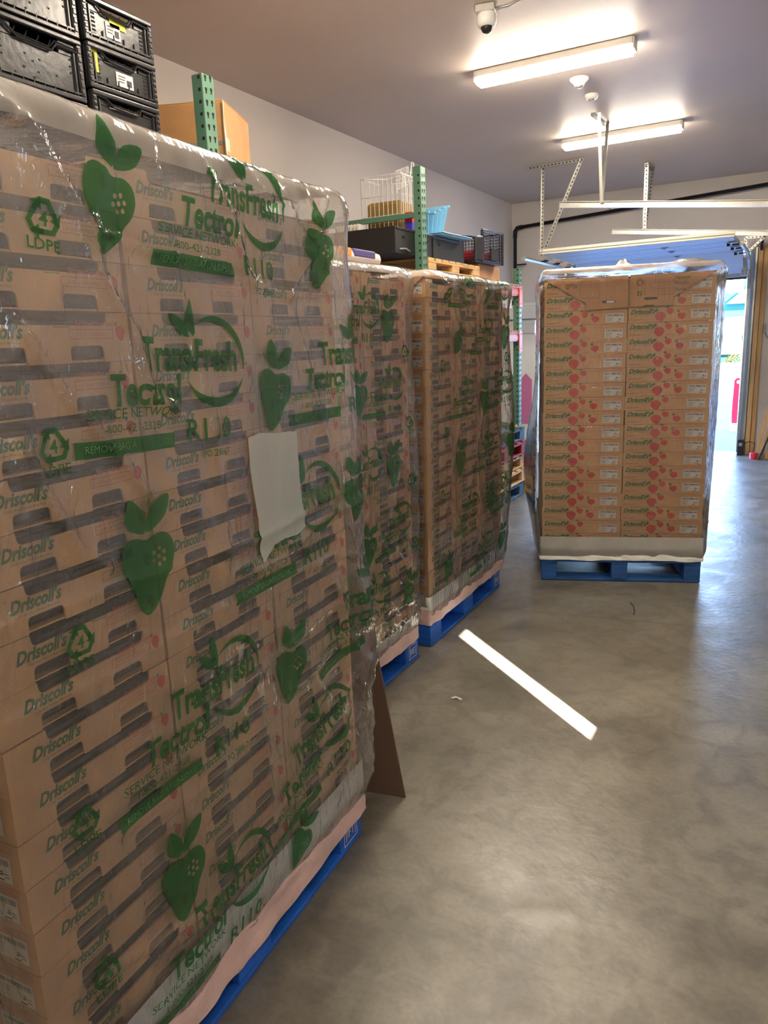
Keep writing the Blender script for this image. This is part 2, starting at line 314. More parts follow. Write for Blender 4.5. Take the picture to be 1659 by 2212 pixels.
# ------------------------------------------------------------ strawberry carton
CW, CD, CH = 0.386, 0.500, 0.0862     # CD: label end (local x), CW: hand-hole side (local y)
def carton_meshes(variant, CW=CW, CH=CH, CD=CD):
    hx, hy = CD / 2, CW / 2; t = 0.004; H = CH - 0.0016
    b = MB()
    lo = [(-hy, 0)]
    for c in (-hy + .30 * CW + .003, -hy + .74 * CW - .003):
        a0, a1 = c - .037, c + .037
        lo += [(a0 - .001, 0), (a0, .021), (a0 + .002, .026), (a0 + .007, .0285), (a1 - .007, .0285), (a1 - .002, .026), (a1, .021), (a1 + .001, 0)]
    lo += [(hy, 0), (hy, H)]
    r0, r1 = -hy + .22 * CW, -hy + .86 * CW
    lo += [(r1 + .002, H), (r1, H - .014), (r1 - .003, H - .019), (r1 - .010, H - .022), (r0 + .010, H - .022), (r0 + .003, H - .019), (r0, H - .014), (r0 - .002, H), (-hy, H)]
    b.prism(lo, lambda a, c, d: (hx - d, a, c), t, 'kraft')
    b.prism(lo, lambda a, c, d: (-hx + d, a, c), t, 'kraft')
    b.box(-hx + t, hx - t, -hy, -hy + t, 0, H, 'kraft'); b.box(-hx + t, hx - t, hy - t, hy, 0, H, 'kraft')
    b.box(-hx + t, hx - t, -hy + t, hy - t, 0.001, 0.004, 'kraft')
    for sx in (-1, 1):
        for sy in (-1, 1): b.box(sx * (hx - .03) - .026, sx * (hx - .03) + .026, sy * (hy - .02) - .012, sy * (hy - .02) + .012, H - .004, H, 'kraft')
    body = b.mesh('tray_body')
    p = MB()
    for i in range(2):
        for j in range(2):
            x0 = -hx + .010 + i * (hx - .008); y0 = -hy + .010 + j * (hy - .008)
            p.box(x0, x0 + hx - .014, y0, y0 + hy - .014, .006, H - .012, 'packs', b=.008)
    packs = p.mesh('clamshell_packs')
    # side artwork (+x face), a along +y from front corner
    A = Art()
    A.text("Driscoll's", .050, .043, .105, .022, 'green_ink', bold=.04, shear=.35)
    A.text("Only the Finest Berries", .066, .034, .082, .0045, 'green_ink', shear=.2, res=1)
    A.text("Strawberries", .262, .062, .086, .010, 'redline', bold=.01, shear=.1)
    A.frame(.246, .040, .346, .057, .0012, 'redline'); A.text("4-32 oz CLAMSHELLS", .262, .045, .070, .006, 'redline', res=1)
    berry(A, .352, .036, .022, .027)
    if variant == 2: A.frame(.215, .060, .245, .080, .0012, 'green_ink')
    s = MB(); A.put(s, lambda a, c, l: (hx + .0006 + l * .0004, -hy + a * CW / .386, c)); side = s.mesh('side_print')
    # end artwork (-y face), a along +x from left edge
    A = Art()
    A.text("Driscoll's", .012, .050, .145, .026, 'green_ink', bold=.045, shear=.35)
    A.text("Only the Finest Berries", .036, .040, .105, .0062, 'green_ink', shear=.2, res=1)
    for yy, ww in ((.012, .07), (.0175, .085)):
        for q in range(int(ww / .009)): A.rect(.014 + q * .009, yy, .014 + q * .009 + .0065, yy + .0022, 'grey_ink')
    berry(A, .155, .002, .062, .056); berry(A, .222, .042, .040, .034)
    if variant >= 1: berry(A, .285, .012, .048, .038)
    A.text("Strawberries", .278, .066, .075, .009, 'redline', bold=.01)
    A.frame(.366, .068, .480, .082, .001, 'redline'); A.text("4-32 oz CLAMSHELLS", .376, .072, .09, .006, 'redline', res=1)
    for q in range(6): A.rect(.222 + q * .0095, .010, .229 + q * .0095, .0125, 'redline')
    s = MB(); A.put(s, lambda a, c, l: (-hx + a * CD / .5, -hy - .0006 - l * .0004, c)); end = s.mesh('end_print')
    return body, packs, side, end
def label_mesh(CW=CW, CD=CD):
    A = Art(); hx, hy = CD / 2, CW / 2
    A.rect(0, 0, .104, .050, 'label'); rnd = random.Random(3); x = .006
    while x < .070:
        ww = rnd.choice((.0008, .0014, .0022)); A.rect(x, .036, x + ww, .046, 'black_ink', 1); x += ww + rnd.choice((.0009, .0016, .0022))
    x = .060
    while x < .098:
        ww = rnd.choice((.0008, .0016)); A.rect(x, .034, x + ww, .046, 'black_ink', 1); x += ww + .0014
    for i in range(6): A.rect(.006, .006 + i * .0045, .006 + rnd.uniform(.02, .045), .0072 + i * .0045, 'grey_ink', 1)
    for i in range(4):
        for j in range(4):
            if rnd.random() < .6: A.rect(.070 + i * .003, .010 + j * .003, .073 + i * .003, .013 + j * .003, 'black_ink', 1)
    A.rect(.086, .010, .098, .012, 'grey_ink', 1); A.rect(.084, .016, .096, .018, 'grey_ink', 1); A.rect(.066, .003, .084, .006, 'black_ink', 1)
    s = MB(); A.put(s, lambda a, c, l: (hx - .128 + a, -hy - .0016 - l * .0004, .006 + c)); return s.mesh('shipping_label')
ORD = ['topmost', 'second', 'third', 'fourth', 'fifth', 'sixth', 'seventh', 'eighth', 'ninth', 'tenth', 'eleventh', 'twelfth', 'thirteenth', 'fourteenth', 'fifteenth', 'sixteenth', 'seventeenth', 'eighteenth', 'nineteenth', 'lowest']
def carton_stack(origin, rz, where, group, cols, NR=20, z0=.155, CW=CW, CH=CH, lean=0.0, rnd_amp=.003, CD=CD):
    """cols: list of (x, y, name of column, parts to show); origin at the front right corner of the load on the floor"""
    protos = [carton_meshes(v, CW, CH, CD) for v in (0, 1, 2)]; lab = label_mesh(CW, CD)
    rnd = random.Random(len(group))
    base = []
    for v in (0, 1, 2):
        body, packs, side, end = protos[v]
        base.append((body, packs, side, end))
    Rm = Matrix.Rotation(rz, 4, 'Z')
    for cx_, cy_, cname, show in cols:
        for r in range(NR):
            v = rnd.choice((0, 0, 1, 1, 2)); z = z0 + r * CH
            lx = cx_ + rnd.uniform(-rnd_amp, rnd_amp) * .6; ly = cy_ + rnd.uniform(-rnd_amp, rnd_amp) * .5 + lean * (z / 1.8)
            p = Vector(origin) + Rm @ Vector((lx, ly, 0))
            idx = NR - 1 - r
            o = empty('strawberry_carton', (p.x, p.y, z), rz + rnd.uniform(-.002, .002), None, 'carton', group)
            o['label'] = 'strawberry carton in %s, %s, %s' % (where, cname, ('lowest' if idx == NR - 1 else 'topmost' if idx == 0 else ORD[idx] + ' from top'))
            body, packs, side, end = base[v]
            for nm, me in (('tray_body', body), ('clamshell_packs', packs)) + ((('side_print', side),) if 's' in show else ()) + ((('end_print', end),) if 'e' in show else ()) + ((('shipping_label', lab),) if 'e' in show else ()):
                c = bpy.data.objects.new(nm, me); C.objects.link(c); c.parent = o
                if nm == 'shipping_label': c.location = (rnd.uniform(-.006, .006), 0, rnd.uniform(0, .010)); c.rotation_euler = (0, 0, 0)

# ------------------------------------------------------------ block pallet
def pallet(name, loc, rz, L, D, label, cat='pallet', group=None, paint='blue', H=.143, mark=None, worn=True, deckn=7):
    """L along local y, D along local x; origin at front right corner (+x,-y)"""
    o = empty(name, loc, rz, label, cat, group)
    bw = .10; yb = (0, L / 2 - .07, L - .14); xb = (-bw, -D / 2 - bw / 2, -D)
    for k in range(deckn):
        y0 = k * (L - .10) / (deckn - 1)
        MB().box(-D, 0, y0, y0 + .10, H - .018, H, paint, b=.003).build('deck_board', o)
    for x in xb: MB().box(x, x + bw, 0, L, H - .034, H - .018, paint, b=.003).build('stringer_board', o)
    for x in xb:
        for y in yb:
            bk = MB().box(x + .001, x + bw - .001, y, y + .14, .020, H - .034, paint, b=.004).build('block', o)
    for x in xb: MB().box(x, x + bw, .0, L, .003, .020, paint, b=.004).build('bottom_board', o)
    for y in (0, L - .14): MB().box(-D + bw, -bw, y, y + .13, .003, .020, paint, b=.004).build('bottom_board', o)
    if mark:
        for y, txt in mark:
            A = Art(); A.frame(0, 0, .085, .070, .003, 'label'); A.rect(.012, .012, .016, .058, 'label'); A.rect(.070, .012, .073, .058, 'label')
            A.text(txt, .022, .020, .044, .030, 'label', bold=.0)
            s = MB(); A.put(s, lambda a, c, l: (.0012, y + .027 + a, .028 + c)); s.build('printed_mark', o)
    return o

# ------------------------------------------------------------ plastic pallet bag
def hashn(ix, iy, seed):
    v = np.sin(ix * 127.1 + iy * 311.7 + seed * 74.7) * 43758.5453
    return v - np.floor(v)
def vnoise(x, y, seed):
    ix, iy = np.floor(x), np.floor(y); fx, fy = x - ix, y - iy
    fx = fx * fx * fx * (fx * (fx * 6 - 15) + 10); fy = fy * fy * fy * (fy * (fy * 6 - 15) + 10)
    a, b = hashn(ix, iy, seed), hashn(ix + 1, iy, seed); c, d = hashn(ix, iy + 1, seed), hashn(ix + 1, iy + 1, seed)
    return (a + (b - a) * fx) * (1 - fy) + (c + (d - c) * fx) * fy
def ridge(x, y, seed): return 1 - np.abs(2 * vnoise(x, y, seed) - 1)
def segd(s, z, a, b):
    ax, az = a; bx, bz = b; dx, dz = bx - ax, bz - az; t = np.clip(((s - ax) * dx + (z - az) * dz) / (dx * dx + dz * dz), 0, 1)
    return np.hypot(s - ax - t * dx, z - az - t * dz)
class Bag:
    """s runs round the load: s=0 at the front right corner, +s along the aisle side, -s along the front end"""
    def __init__(b, L, D, z0, z1, folds, seed, bulge=None, lean=0.0, noise=1.0, crinkle=(), rc=.05, rt=.07, top_rise=None, gap=.012, gus=.055, fk='film'):
        b.L, b.D, b.z0, b.z1, b.folds, b.seed, b.bulge, b.lean, b.noise, b.crinkle, b.rc, b.rt, b.top_rise, b.gap, b.gus, b.fk = L, D, z0, z1, folds, seed, bulge, lean, noise, crinkle, rc, rt, top_rise, gap, gus, fk
        b.P = 2 * (L + D)
    def disp(b, s, z):
        d = b.gap + .003 * b.noise * (ridge(s * 6 + z * .8, z * 1.3, b.seed) ** 3 * 2.2) + .010 * b.noise * vnoise(s * 2.2, z * 1.7, b.seed + 3)
        q = s * .8 + z * .6
        d = d + .007 * b.noise * ridge(q * 4.0, (z * .8 - s * .6) * 1.2, b.seed + 9) ** 6
        d = d + .006 * b.noise * ridge(s * 3.1 - z * 1.4, z * .9, b.seed + 21) ** 8
        for pl, amp, wd in b.folds:
            m = None
            for i in range(len(pl) - 1):
                e = segd(s, z, pl[i], pl[i + 1]); m = e if m is None else np.minimum(m, e)
            d = d + amp * np.exp(-m / wd)
        for (cs, cz, rs, rz_, amp) in b.crinkle:
            wgt = np.exp(-((s - cs) / rs) ** 2 - ((z - cz) / rz_) ** 2)
            d = d + wgt * amp * (ridge(s * 16 + z * 9, z * 14 - s * 6, b.seed + 5) ** 2 + .6 * ridge(s * 30, z * 26, b.seed + 6) ** 2)
        if b.bulge is not None: d = d + b.bulge(s, z)
        # pulled in tight at the bottom
        return d * np.clip((z - b.z0) / .10 + .25, .25, 1)
    def base(b, s):
        """outline of the load: position and outward normal, rounded corners"""
        s = np.mod(s, b.P); L, D = b.L, b.D
        x = np.zeros_like(s); y = np.zeros_like(s)
        m0 = s < L; m1 = (s >= L) & (s < L + D); m2 = (s >= L + D) & (s < 2 * L + D); m3 = s >= 2 * L + D
        x[m0] = 0; y[m0] = s[m0]
        x[m1] = -(s[m1] - L); y[m1] = L
        x[m2] = -D; y[m2] = L - (s[m2] - L - D)
        x[m3] = -D + (s[m3] - 2 * L - D); y[m3] = 0
        # normal blends across the corners
        cx = np.clip((x + D / 2) / (D / 2), -1, 1); cy = np.clip((y - L / 2) / (L / 2), -1, 1)
        ex = np.clip((np.abs(cx) * D / 2 - (D / 2 - b.rc)) / b.rc, 0, 1) * np.sign(cx); ey = np.clip((np.abs(cy) * L / 2 - (L / 2 - b.rc)) / b.rc, 0, 1) * np.sign(cy)
        nx = np.where(m0 | m2, np.where(m0, 1, -1), ex * .75); ny = np.where(m1 | m3, np.where(m1, 1, -1), ey * .75)
        n = np.hypot(nx, ny); return x, y, nx / n, ny / n
    def map(b, s, z, off=0.0):
        s = np.asarray(s, float); z = np.asarray(z, float)
        x, y, nx, ny = b.base(s); d = b.disp(s, z) + off
        zt = b.z1 - b.rt; k = np.clip((z - zt) / b.rt, 0, 1.6)
        ins = np.where(k > 0, b.rt * (1 - np.cos(np.clip(k, 0, 1.55) * math.pi / 2 * .9)), 0)
        zz = np.where(k > 0, zt + b.rt * np.sin(np.clip(k, 0, 1) * math.pi / 2), z)
        return np.stack([x + nx * (d - ins), y + ny * (d - ins) + b.lean * zz / 1.8, zz], -1)
    def surf(b, s, z, off):
        h = b.h; i = np.clip(((s - b.sv[0]) / h + 1e-6).astype(int), 0, b.G.shape[0] - 2); k = np.clip(((z - b.zv[0]) / h + 1e-6).astype(int), 0, b.G.shape[1] - 2)
        u = np.clip((s - b.sv[0]) / h - i, 0, 1)[:, None]; v = np.clip((z - b.zv[0]) / h - k, 0, 1)[:, None]
        A_, B_, C_, D_ = b.G[i, k], b.G[i + 1, k], b.G[i + 1, k + 1], b.G[i, k + 1]
        P = np.where(u >= v, A_ + (B_ - A_) * u + (C_ - B_) * v, A_ + (C_ - D_) * u + (D_ - A_) * v)
        n = np.cross(b.G[i + 1, k] - b.G[i, k], b.G[i, k + 1] - b.G[i, k]); n /= np.linalg.norm(n, axis=1)[:, None] + 1e-9
        nx, ny = b.base(s)[2:]; sg = np.sign(n[:, 0] * nx + n[:, 1] * ny)[:, None]; m = np.stack([nx, ny, nx * 0], -1)
        return P + (n * sg * .6 + m * .6) * off
    def build(b, o, fine=.010, coarse=.035, fs=(-.2, None)):
        s0, s1 = fs[0], (fs[1] if fs[1] else b.L + .15)
        sv = list(np.arange(s0, s1, fine)); sv += list(np.arange(s1, b.P + s0 - coarse * .5, coarse))
        zv = list(np.arange(b.z0, b.z1 + 1e-6, fine)); b.sv, b.zv = sv, zv
        Sg, Zg = np.meshgrid(sv, zv, indexing='ij'); P = b.map(Sg, Zg); b.G = P; b.h = fine
        ns, nz = len(sv), len(zv); vs = [tuple(p) for p in P.reshape(-1, 3)]; fs_ = []
        for i in range(ns):
            j = (i + 1) % ns
            fs_ += [t for k in range(nz - 1) for t in ((i * nz + k, j * nz + k, j * nz + k + 1), (i * nz + k, j * nz + k + 1, i * nz + k + 1))]
        # top: rings shrinking to the centre
        cx, cy = -b.D / 2, b.L / 2 + b.lean; prev = [i * nz + nz - 1 for i in range(ns)]
        ring0 = np.array([vs[i] for i in prev])
        for q in range(1, 12):
            t = q / 12; ring = ring0.copy(); ring[:, 0] = ring0[:, 0] * (1 - t) + cx * t; ring[:, 1] = ring0[:, 1] * (1 - t) + cy * t
            ring[:, 2] = ring0[:, 2] + .012 * ridge(ring[:, 0] * 7, ring[:, 1] * 7, b.seed) * min(1, q / 2) - .02 * min(1, q / 3)
            if b.top_rise is not None: ring[:, 2] += b.top_rise(ring[:, 0], ring[:, 1]) * min(1, q / 1.5)
            st = len(vs); vs += [tuple(p) for p in ring]
            fs_ += [(prev[i], prev[(i + 1) % ns], st + (i + 1) % ns, st + i) for i in range(ns)]
            prev = list(range(st, st + ns))
        fs_.append(tuple(prev))
        ztop = b.z1 - b.gus; side = [f for f in fs_ if max(vs[i][2] for i in f) < ztop]; top = [f for f in fs_ if max(vs[i][2] for i in f) >= ztop]
        mb = MB(); mb.v = vs
        for k, F in ((b.fk, side), ('film_top', top)): q = mb.mi(k); mb.f += F; mb.m += [q] * len(F)
        mb.build('film_cover', o, smooth=True)
    def art(b, art, s0, z0, name, o, scale=1.0, rot=0.0, step=None, base_off=.0024, label=None):
        mb = MB(); step = step or (b.sv[1] - b.sv[0])
        c, d = math.cos(rot), math.sin(rot)
        for vs, fs, k, ly in art.L:
            bm = bmesh.new(); vv = [bm.verts.new((s0 + scale * (p * c - q * d), z0 + scale * (p * d + q * c), 0)) for p, q in vs]
            for f in fs:
                try: bm.faces.new([vv[i] for i in f])
                except ValueError: pass
            xs = [v.co.x for v in bm.verts]; ys = [v.co.y for v in bm.verts]
            for lo_, hi_, g0, nrm in ((min(xs), max(xs), b.sv[0], (1, 0, 0)), (min(ys), max(ys), b.zv[0], (0, 1, 0))):
                i = math.ceil((lo_ - g0) / step)
                while g0 + i * step < hi_:
                    g = g0 + i * step
                    bmesh.ops.bisect_plane(bm, geom=bm.verts[:] + bm.edges[:] + bm.faces[:], plane_co=(g, g, 0), plane_no=nrm, dist=1e-7); i += 1
            bm.verts.index_update()
            sc = np.array([v.co.x for v in bm.verts]); zc = np.array([v.co.y for v in bm.verts])
            P = b.surf(sc, np.clip(zc, b.z0 + .002, b.z1 - .001), base_off + ly * .0012)
            mb.add([tuple(p) for p in P], [[v.index for v in f.verts] for f in bm.faces], k); bm.free()
        q = mb.build(name, o, smooth=True)
        if label: q['label'] = label
        return q

def brand_art():
    g = 'film_in'; A = Art()
    A.text('TransFresh', -.06, .014, .270, .058, g, bold=.03, res=3); A.text('Tectrol', -.140, -.046, .185, .052, g, bold=.03, shear=.12, res=3)
    A.text('SERVICE NETWORK', -.205, -.068, .240, .0175, g, bold=.004, shear=.1); A.text('1-800-421-2328', -.170, -.092, .150, .015, g, bold=-.002)
    A.rect(-.225, -.130, .015, -.102, g); A.text('REMOVE BAG AT UNLOAD', -.205, -.1215, .200, .0125, 'print_pale', layer=1)
    A.text('R110', .055, -.122, .125, .042, g, bold=.018); A.text('PO 28867', .095, -.158, .075, .0145, g, bold=.006)
    cx, cy, r = .145, .030, .090
    up_ = [(cx + r * math.cos(t), cy + r * math.sin(t)) for t in np.linspace(-.15, 2.4, 22)] + [(cx - .004 + (r - .013 * math.sin((t + .15) / 2.55 * math.pi)) * math.cos(t), cy - .001 + (r - .013 * math.sin((t + .15) / 2.55 * math.pi)) * math.sin(t)) for t in np.linspace(2.4, -.15, 22)]
    lo_ = [(cx + r * math.cos(t), cy + r * math.sin(t)) for t in np.linspace(-.35, -2.75, 22)] + [(cx + (r - .018 * math.sin((-.35 - t) / 2.4 * math.pi)) * math.cos(t), cy + .001 + (r - .018 * math.sin((-.35 - t) / 2.4 * math.pi)) * math.sin(t)) for t in np.linspace(-2.75, -.35, 22)]
    A.add(fill2d([up_]), g); A.add(fill2d([lo_]), g)
    A.add(fill2d([smoothloop([(.078, .078), (.062, .100), (.064, .130), (.076, .148), (.084, .120), (.086, .096)], 3)]), g)
    A.add(fill2d([smoothloop([(.072, .076), (.045, .085), (.028, .104), (.026, .118), (.050, .112), (.066, .096)], 3)]), g)
    return A
def fruit_art():
    g = 'film_in'; A = Art(); W_, H_ = .135, .215
    body = smoothloop([(.0, .50), (.04, .62), (.18, .68), (.36, .66), (.5, .62), (.7, .64), (.88, .60), (.96, .49), (.9, .36), (.74, .25), (.6, .12), (.42, .02), (.27, .0), (.17, .08), (.13, .22), (.05, .36)], 3)
    dots = [(.66, .44)] + [(.66 + .105 * math.cos(t), .44 + .068 * math.sin(t)) for t in np.linspace(0.3, 0.3 + 2 * math.pi, 7)[:6]]
    loops = [body] + [[(dx + .034 * math.cos(t), dy + .022 * math.sin(t)) for t in np.linspace(0, 2 * math.pi, 9)[:8]] for dx, dy in dots]
    sc = lambda lp: [((a - .45) * W_, (b_ - .5) * H_) for a, b_ in lp]
    A.add(fill2d([sc(l) for l in loops]), g)
    A.add(fill2d([sc(smoothloop([(.46, .68), (.24, .76), (.2, .86), (.32, 1.0), (.5, .88), (.54, .78)], 3))]), g)
    A.add(fill2d([sc(smoothloop([(.52, .68), (.56, .80), (.72, .90), (1.02, .93), (.96, .80), (.80, .72)], 3))]), g)
    return A
def recycle_art():
    g = 'film_in'; A = Art()
    for k in range(3):
        a = k * 2 * math.pi / 3
        A.add(fill2d([[(-.010, .030), (.010, .030), (.026, .006), (.032, .010), (.030, -.010), (.012, -.002), (.018, .002), (.006, .021), (-.006, .021), (-.014, .008), (-.022, .012)]]), g, rot=a)
    A.text('4', -.008, -.011, .016, .022, g, bold=.02); A.text('LDPE', -.030, -.048, .060, .018, g, bold=.01)
    return A
BRAND, FRUIT, RECY = brand_art(), fruit_art(), recycle_art()

def sheet_band(o_name, L, D, z0, zmid, z1, loc, rz, label, lean=0, seed=1, low='pinksheet'):
    """stiff pallet sheet folded up round the bottom of the load"""
    o = empty(o_name, loc, rz, label, 'pallet sheet')
    b = Bag(L, D, z0, z1 + .5, [], seed, gap=.006, noise=.35)
    b.disp = lambda s, z: .005 + .006 * vnoise(s * 9, z * 6, seed) + .008 * ridge(s * 14 + z * 20, z * 16, seed + 2) * np.clip((z1 - z) / (z1 - z0), 0, 1)
    for nm, a, c, k in (('pink_lower_band', z0, zmid, low), ('white_upper_band', zmid, z1, 'whitesheet')):
        sv = np.arange(0, b.P, .015); zv = np.linspace(a, c, 9); Sg, Zg = np.meshgrid(sv, zv, indexing='ij')
        Zw = Zg + (.008 * vnoise(Sg * 5, Sg * 0, seed + 4) * (Zg == zmid)) - (.010 * vnoise(Sg * 8, Sg * 0, seed + 5) * (Zg == z0))
        P = b.map(Sg, Zw, 0); ns, nz = len(sv), 9
        MB().add([tuple(p) for p in P.reshape(-1, 3)], [(i * nz + q, ((i + 1) % ns) * nz + q, ((i + 1) % ns) * nz + q + 1, i * nz + q + 1) for i in range(ns) for q in range(nz - 1)], k).build(nm, o, smooth=True)
    return o

# ============================================================ SETTING
XL, XR, Y0, Y1, H = -3.637, 1.30, -3.2, 10.43, 3.357
struct('floor', MB().box(XL - .2, XR + .2, Y0 - .2, Y1 + .12, -.15, 0, 'floor'))
struct('ceiling', MB().box(XL - .2, XR + .2, Y0 - .2, Y1 + .2, H, H + .2, 'ceil'))
struct('roof', MB().box(XL - .2, XR + .2, Y0 - .2, Y1 + .2, H + .201, 6.5, 'wall'))  # extra height added above the ceiling to lengthen the shadow outside
struct('shade_block', MB().box(XR + .25, XR + 9.0, 6.0, Y1 + .2, 0, 6.5, 'wall'))  # unseen block added so the ground outside the door lies in shade
struct('wall_left', MB().box(XL - .2, XL, Y0 - .2, Y1 + .2, 0, H, 'wall'))
struct('wall_near', MB().box(XL, XR + .2, Y0 - .2, Y0, 0, H, 'wall'))
DX0, DX1, DZ = -2.78, -.60, 2.50
mb = MB(); mb.box(XL, DX0, Y1, Y1 + .2, 0, H, 'wall'); mb.box(DX1, XR + .2, Y1, Y1 + .2, 0, H, 'wall'); mb.box(DX0, DX1, Y1, Y1 + .2, DZ, H, 'wall'); struct('wall_far', mb)
# right wall with the narrow side window the sun comes through, and the second overhead door
pn = Vector((-.605, 2.722, 0)); pf = Vector((-1.512, 3.495, 0)); kx = (XR - pn.x) / (-sdir.x); kf = (XR - pf.x) / (-sdir.x)
sn = pn - sdir * kx; sf = pf - sdir * kf; wy = sn.y; wz0, wz1 = sn.z, sf.z; hw = .066
mb = MB(); mb.box(XR, XR + .02, Y0 - .2, wy - hw, 0, H, 'wall'); mb.box(XR, XR + .02, wy + hw, 6.88, 0, H, 'wall'); mb.box(XR, XR + .02, 9.02, Y1 + .2, 0, H, 'wall')
mb.box(XR, XR + .02, 6.88, 9.02, 2.40, H, 'wall'); mb.box(XR, XR + .02, wy - hw, wy + hw, 0, wz0, 'wall'); mb.box(XR, XR + .02, wy - hw, wy + hw, wz1, H, 'wall')
struct('wall_right', mb)
mb = MB()
for a in (-1, 1): mb.box(XR - .012, XR - .001, wy + a * (hw + .02) - .018, wy + a * (hw + .02) + .018, wz0 - .04, wz1 + .04, 'grey')
mb.box(XR - .012, XR - .001, wy - hw, wy + hw, wz0 - .04, wz0 - .003, 'grey'); mb.box(XR - .012, XR - .001, wy - hw, wy + hw, wz1 + .003, wz1 + .04, 'grey')
struct('window_1', mb)
def track(mb, P, wd=.05):
    mb.tube(P, .022, 'galv', n=4)
# second door: closed in the right wall, its tracks run over the aisle
d2 = empty('door_2', (0, 0, 0), kind='structure')
for k in range(4): MB().box(XR - .040, XR - .002, 6.80, 9.10, .002 + k * .605, .604 + k * .605, 'door', b=.003).build('door_panel', d2)
def strut(P, Q, wdt, nrm, o, name='hanger_strut', th=.003, k='galv', holes=True):
    """perforated steel strip from P to Q, wide across nrm"""
    P, Q = Vector(P), Vector(Q); d = (Q - P); L = d.length; d.normalize(); n = Vector(nrm).normalized(); b_ = d.cross(n).normalized(); n = b_.cross(d)
    Mx = Matrix((n, b_, d)).transposed().to_4x4(); Mx.translation = P
    mb = MB(); mb.box(-wdt / 2, wdt / 2, -th / 2, th / 2, 0, L, k, Mx)
    mb.box(-wdt / 2, -wdt / 2 + th, -th / 2, wdt * .7, 0, L, k, Mx)
    if holes:
        q = .03
        while q < L - .02:
            mb.box(-wdt * .16, wdt * .16, -th / 2 - .0006, th / 2 + .0006, q, q + .016, 'hole', Mx); q += .04
    return mb.build(name, o)
for yy, zz in ((6.88, 2.69), (9.02, 2.685)):
    q = MB(); zr = zz - (XR - .1 + 1.95) * .112
    Mx = None
    P0, P1_ = Vector((-1.96, yy, zz)), Vector((XR - .06, yy, zr)); d = (P1_ - P0).normalized(); b_ = Vector((0, 1, 0)); n = d.cross(b_)
    Mx = Matrix((d, b_, n)).transposed().to_4x4(); Mx.translation = P0; L = (P1_ - P0).length
    q.box(0, L, -.003, .003, -.026, .026, 'galv', Mx); q.box(0, L, -.024, 0, .022, .026, 'galv', Mx); q.box(0, L, -.024, 0, -.026, -.022, 'galv', Mx)
    q.build('track', d2)
strut((-1.62, 6.79, H), (-1.60, 6.87, 2.66), .036, (0, 1, 0), d2); strut((-1.615, 7.10, H), (-1.60, 6.89, 2.66), .036, (0, 1, 0), d2)
strut((-1.635, 6.68, H - .018), (-1.612, 7.12, H - .018), .036, (1, 0, 0), d2, 'ceiling_angle')
strut((-1.608, 9.01, H), (-1.610, 9.03, 2.66), .036, (1, 0, 0), d2); strut((-1.585, 9.28, H), (-1.605, 9.05, 2.66), .036, (1, 0, 0), d2)
strut((-1.60, 8.96, H - .018), (-1.585, 9.30, H - .018), .036, (1, 0, 0), d2, 'ceiling_angle')

# first door: open, its panels hang flat under the ceiling
d1 = empty('door_1', (0, 0, 0), kind='structure')
zl = 2.445; yl = 8.40
sec = [(yl, zl), (yl + .50, zl + .004), (yl + 1.00, zl + .008), (yl + 1.50, zl - .005)]
for k in range(3):
    (a, za), (c, zc) = sec[k], sec[k + 1]; th = math.atan2(zc - za, c - a); Mx = Matrix.Translation((0, a, za)) @ Matrix.Rotation(th, 4, 'X')
    mb = MB(); mb.box(DX0 + .17, DX1 - .06, .002, .498, 0, .045, 'door', Mx, b=.004)
    for j in range(5): mb.box(DX0 + .17, DX1 - .06, .05 + j * .11, .056 + j * .11, -.002, .004, 'grey', Mx)
    mb.build('door_panel', d1)
# curved corner panels then the lowest panel hanging vertical
Mx = Matrix.Translation((0, yl + 1.505, zl - .005)) @ Matrix.Rotation(R(-32), 4, 'X'); mb = MB(); mb.box(DX0 + .17, DX1 - .06, .0, .44, 0, .045, 'door', Mx, b=.004); mb.build('door_panel', d1)
mb = MB(); mb.box(DX0 + .02, DX1 - .01, Y1 - .12, Y1 - .075, 2.165, 2.40, 'door', b=.004)
for zz in (2.21, 2.27, 2.33): mb.box(DX0 + .1, DX1 - .02, Y1 - .123, Y1 - .119, zz, zz + .004, 'grey')
mb.build('door_panel', d1); MB().box(DX0 + .1, DX1 - .02, Y1 - .115, Y1 - .08, 2.145, 2.166, 'rubber').build('bottom_seal', d1)
mb = MB(); mb.box(DX0 + .165, DX1 - .04, yl - .030, yl, zl - .004, zl + .052, 'doorlip', b=.004); mb.box(DX0 + .165, DX1 - .04, yl - .036, yl - .030, zl + .020, zl + .026, 'grey'); mb.build('top_edge_rail', d1)
for k in range(3):
    y = sec[k + 1][0]; z = sec[k + 1][1]
    mb = MB(); mb.box(-1.37 - .035, -1.37 + .035, y - .03, y + .03, z - .014, z - .002, 'galv', b=.003); mb.box(-1.37 - .018, -1.37 + .018, y - .012, y + .012, z - .018, z - .013, 'black'); mb.build('hinge', d1)
    for xx in (DX0 + .12, DX1 - .10):
        mb = MB(); mb.box(xx - .04, xx + .04, y - .035, y + .035, z - .020, z - .002, 'galv', b=.004)
        mb.tube([(xx, y, z - .03), (xx + (.09 if xx > -1.5 else -.09), y, z - .03)], .008, 'blackm'); mb.box(xx - .05, xx - .02, y - .012, y + .012, z - .045, z - .01, 'blackm'); mb.build('end_hinge', d1)
for xx, sg in ((DX0 + .02, -1), (DX1 - .002, 1)):
    y0t = 8.30 if sg < 0 else 8.75
    P = [(xx, y0t, zl - .035), (xx, 9.75, zl - .035), (xx, 10.05, zl - .08), (xx, 10.25, zl - .22), (xx, 10.33, zl - .42), (xx, 10.35, .02)]
    q = MB(); q.tube(P, .024, 'galv', n=6); q.build('track', d1, smooth=False)
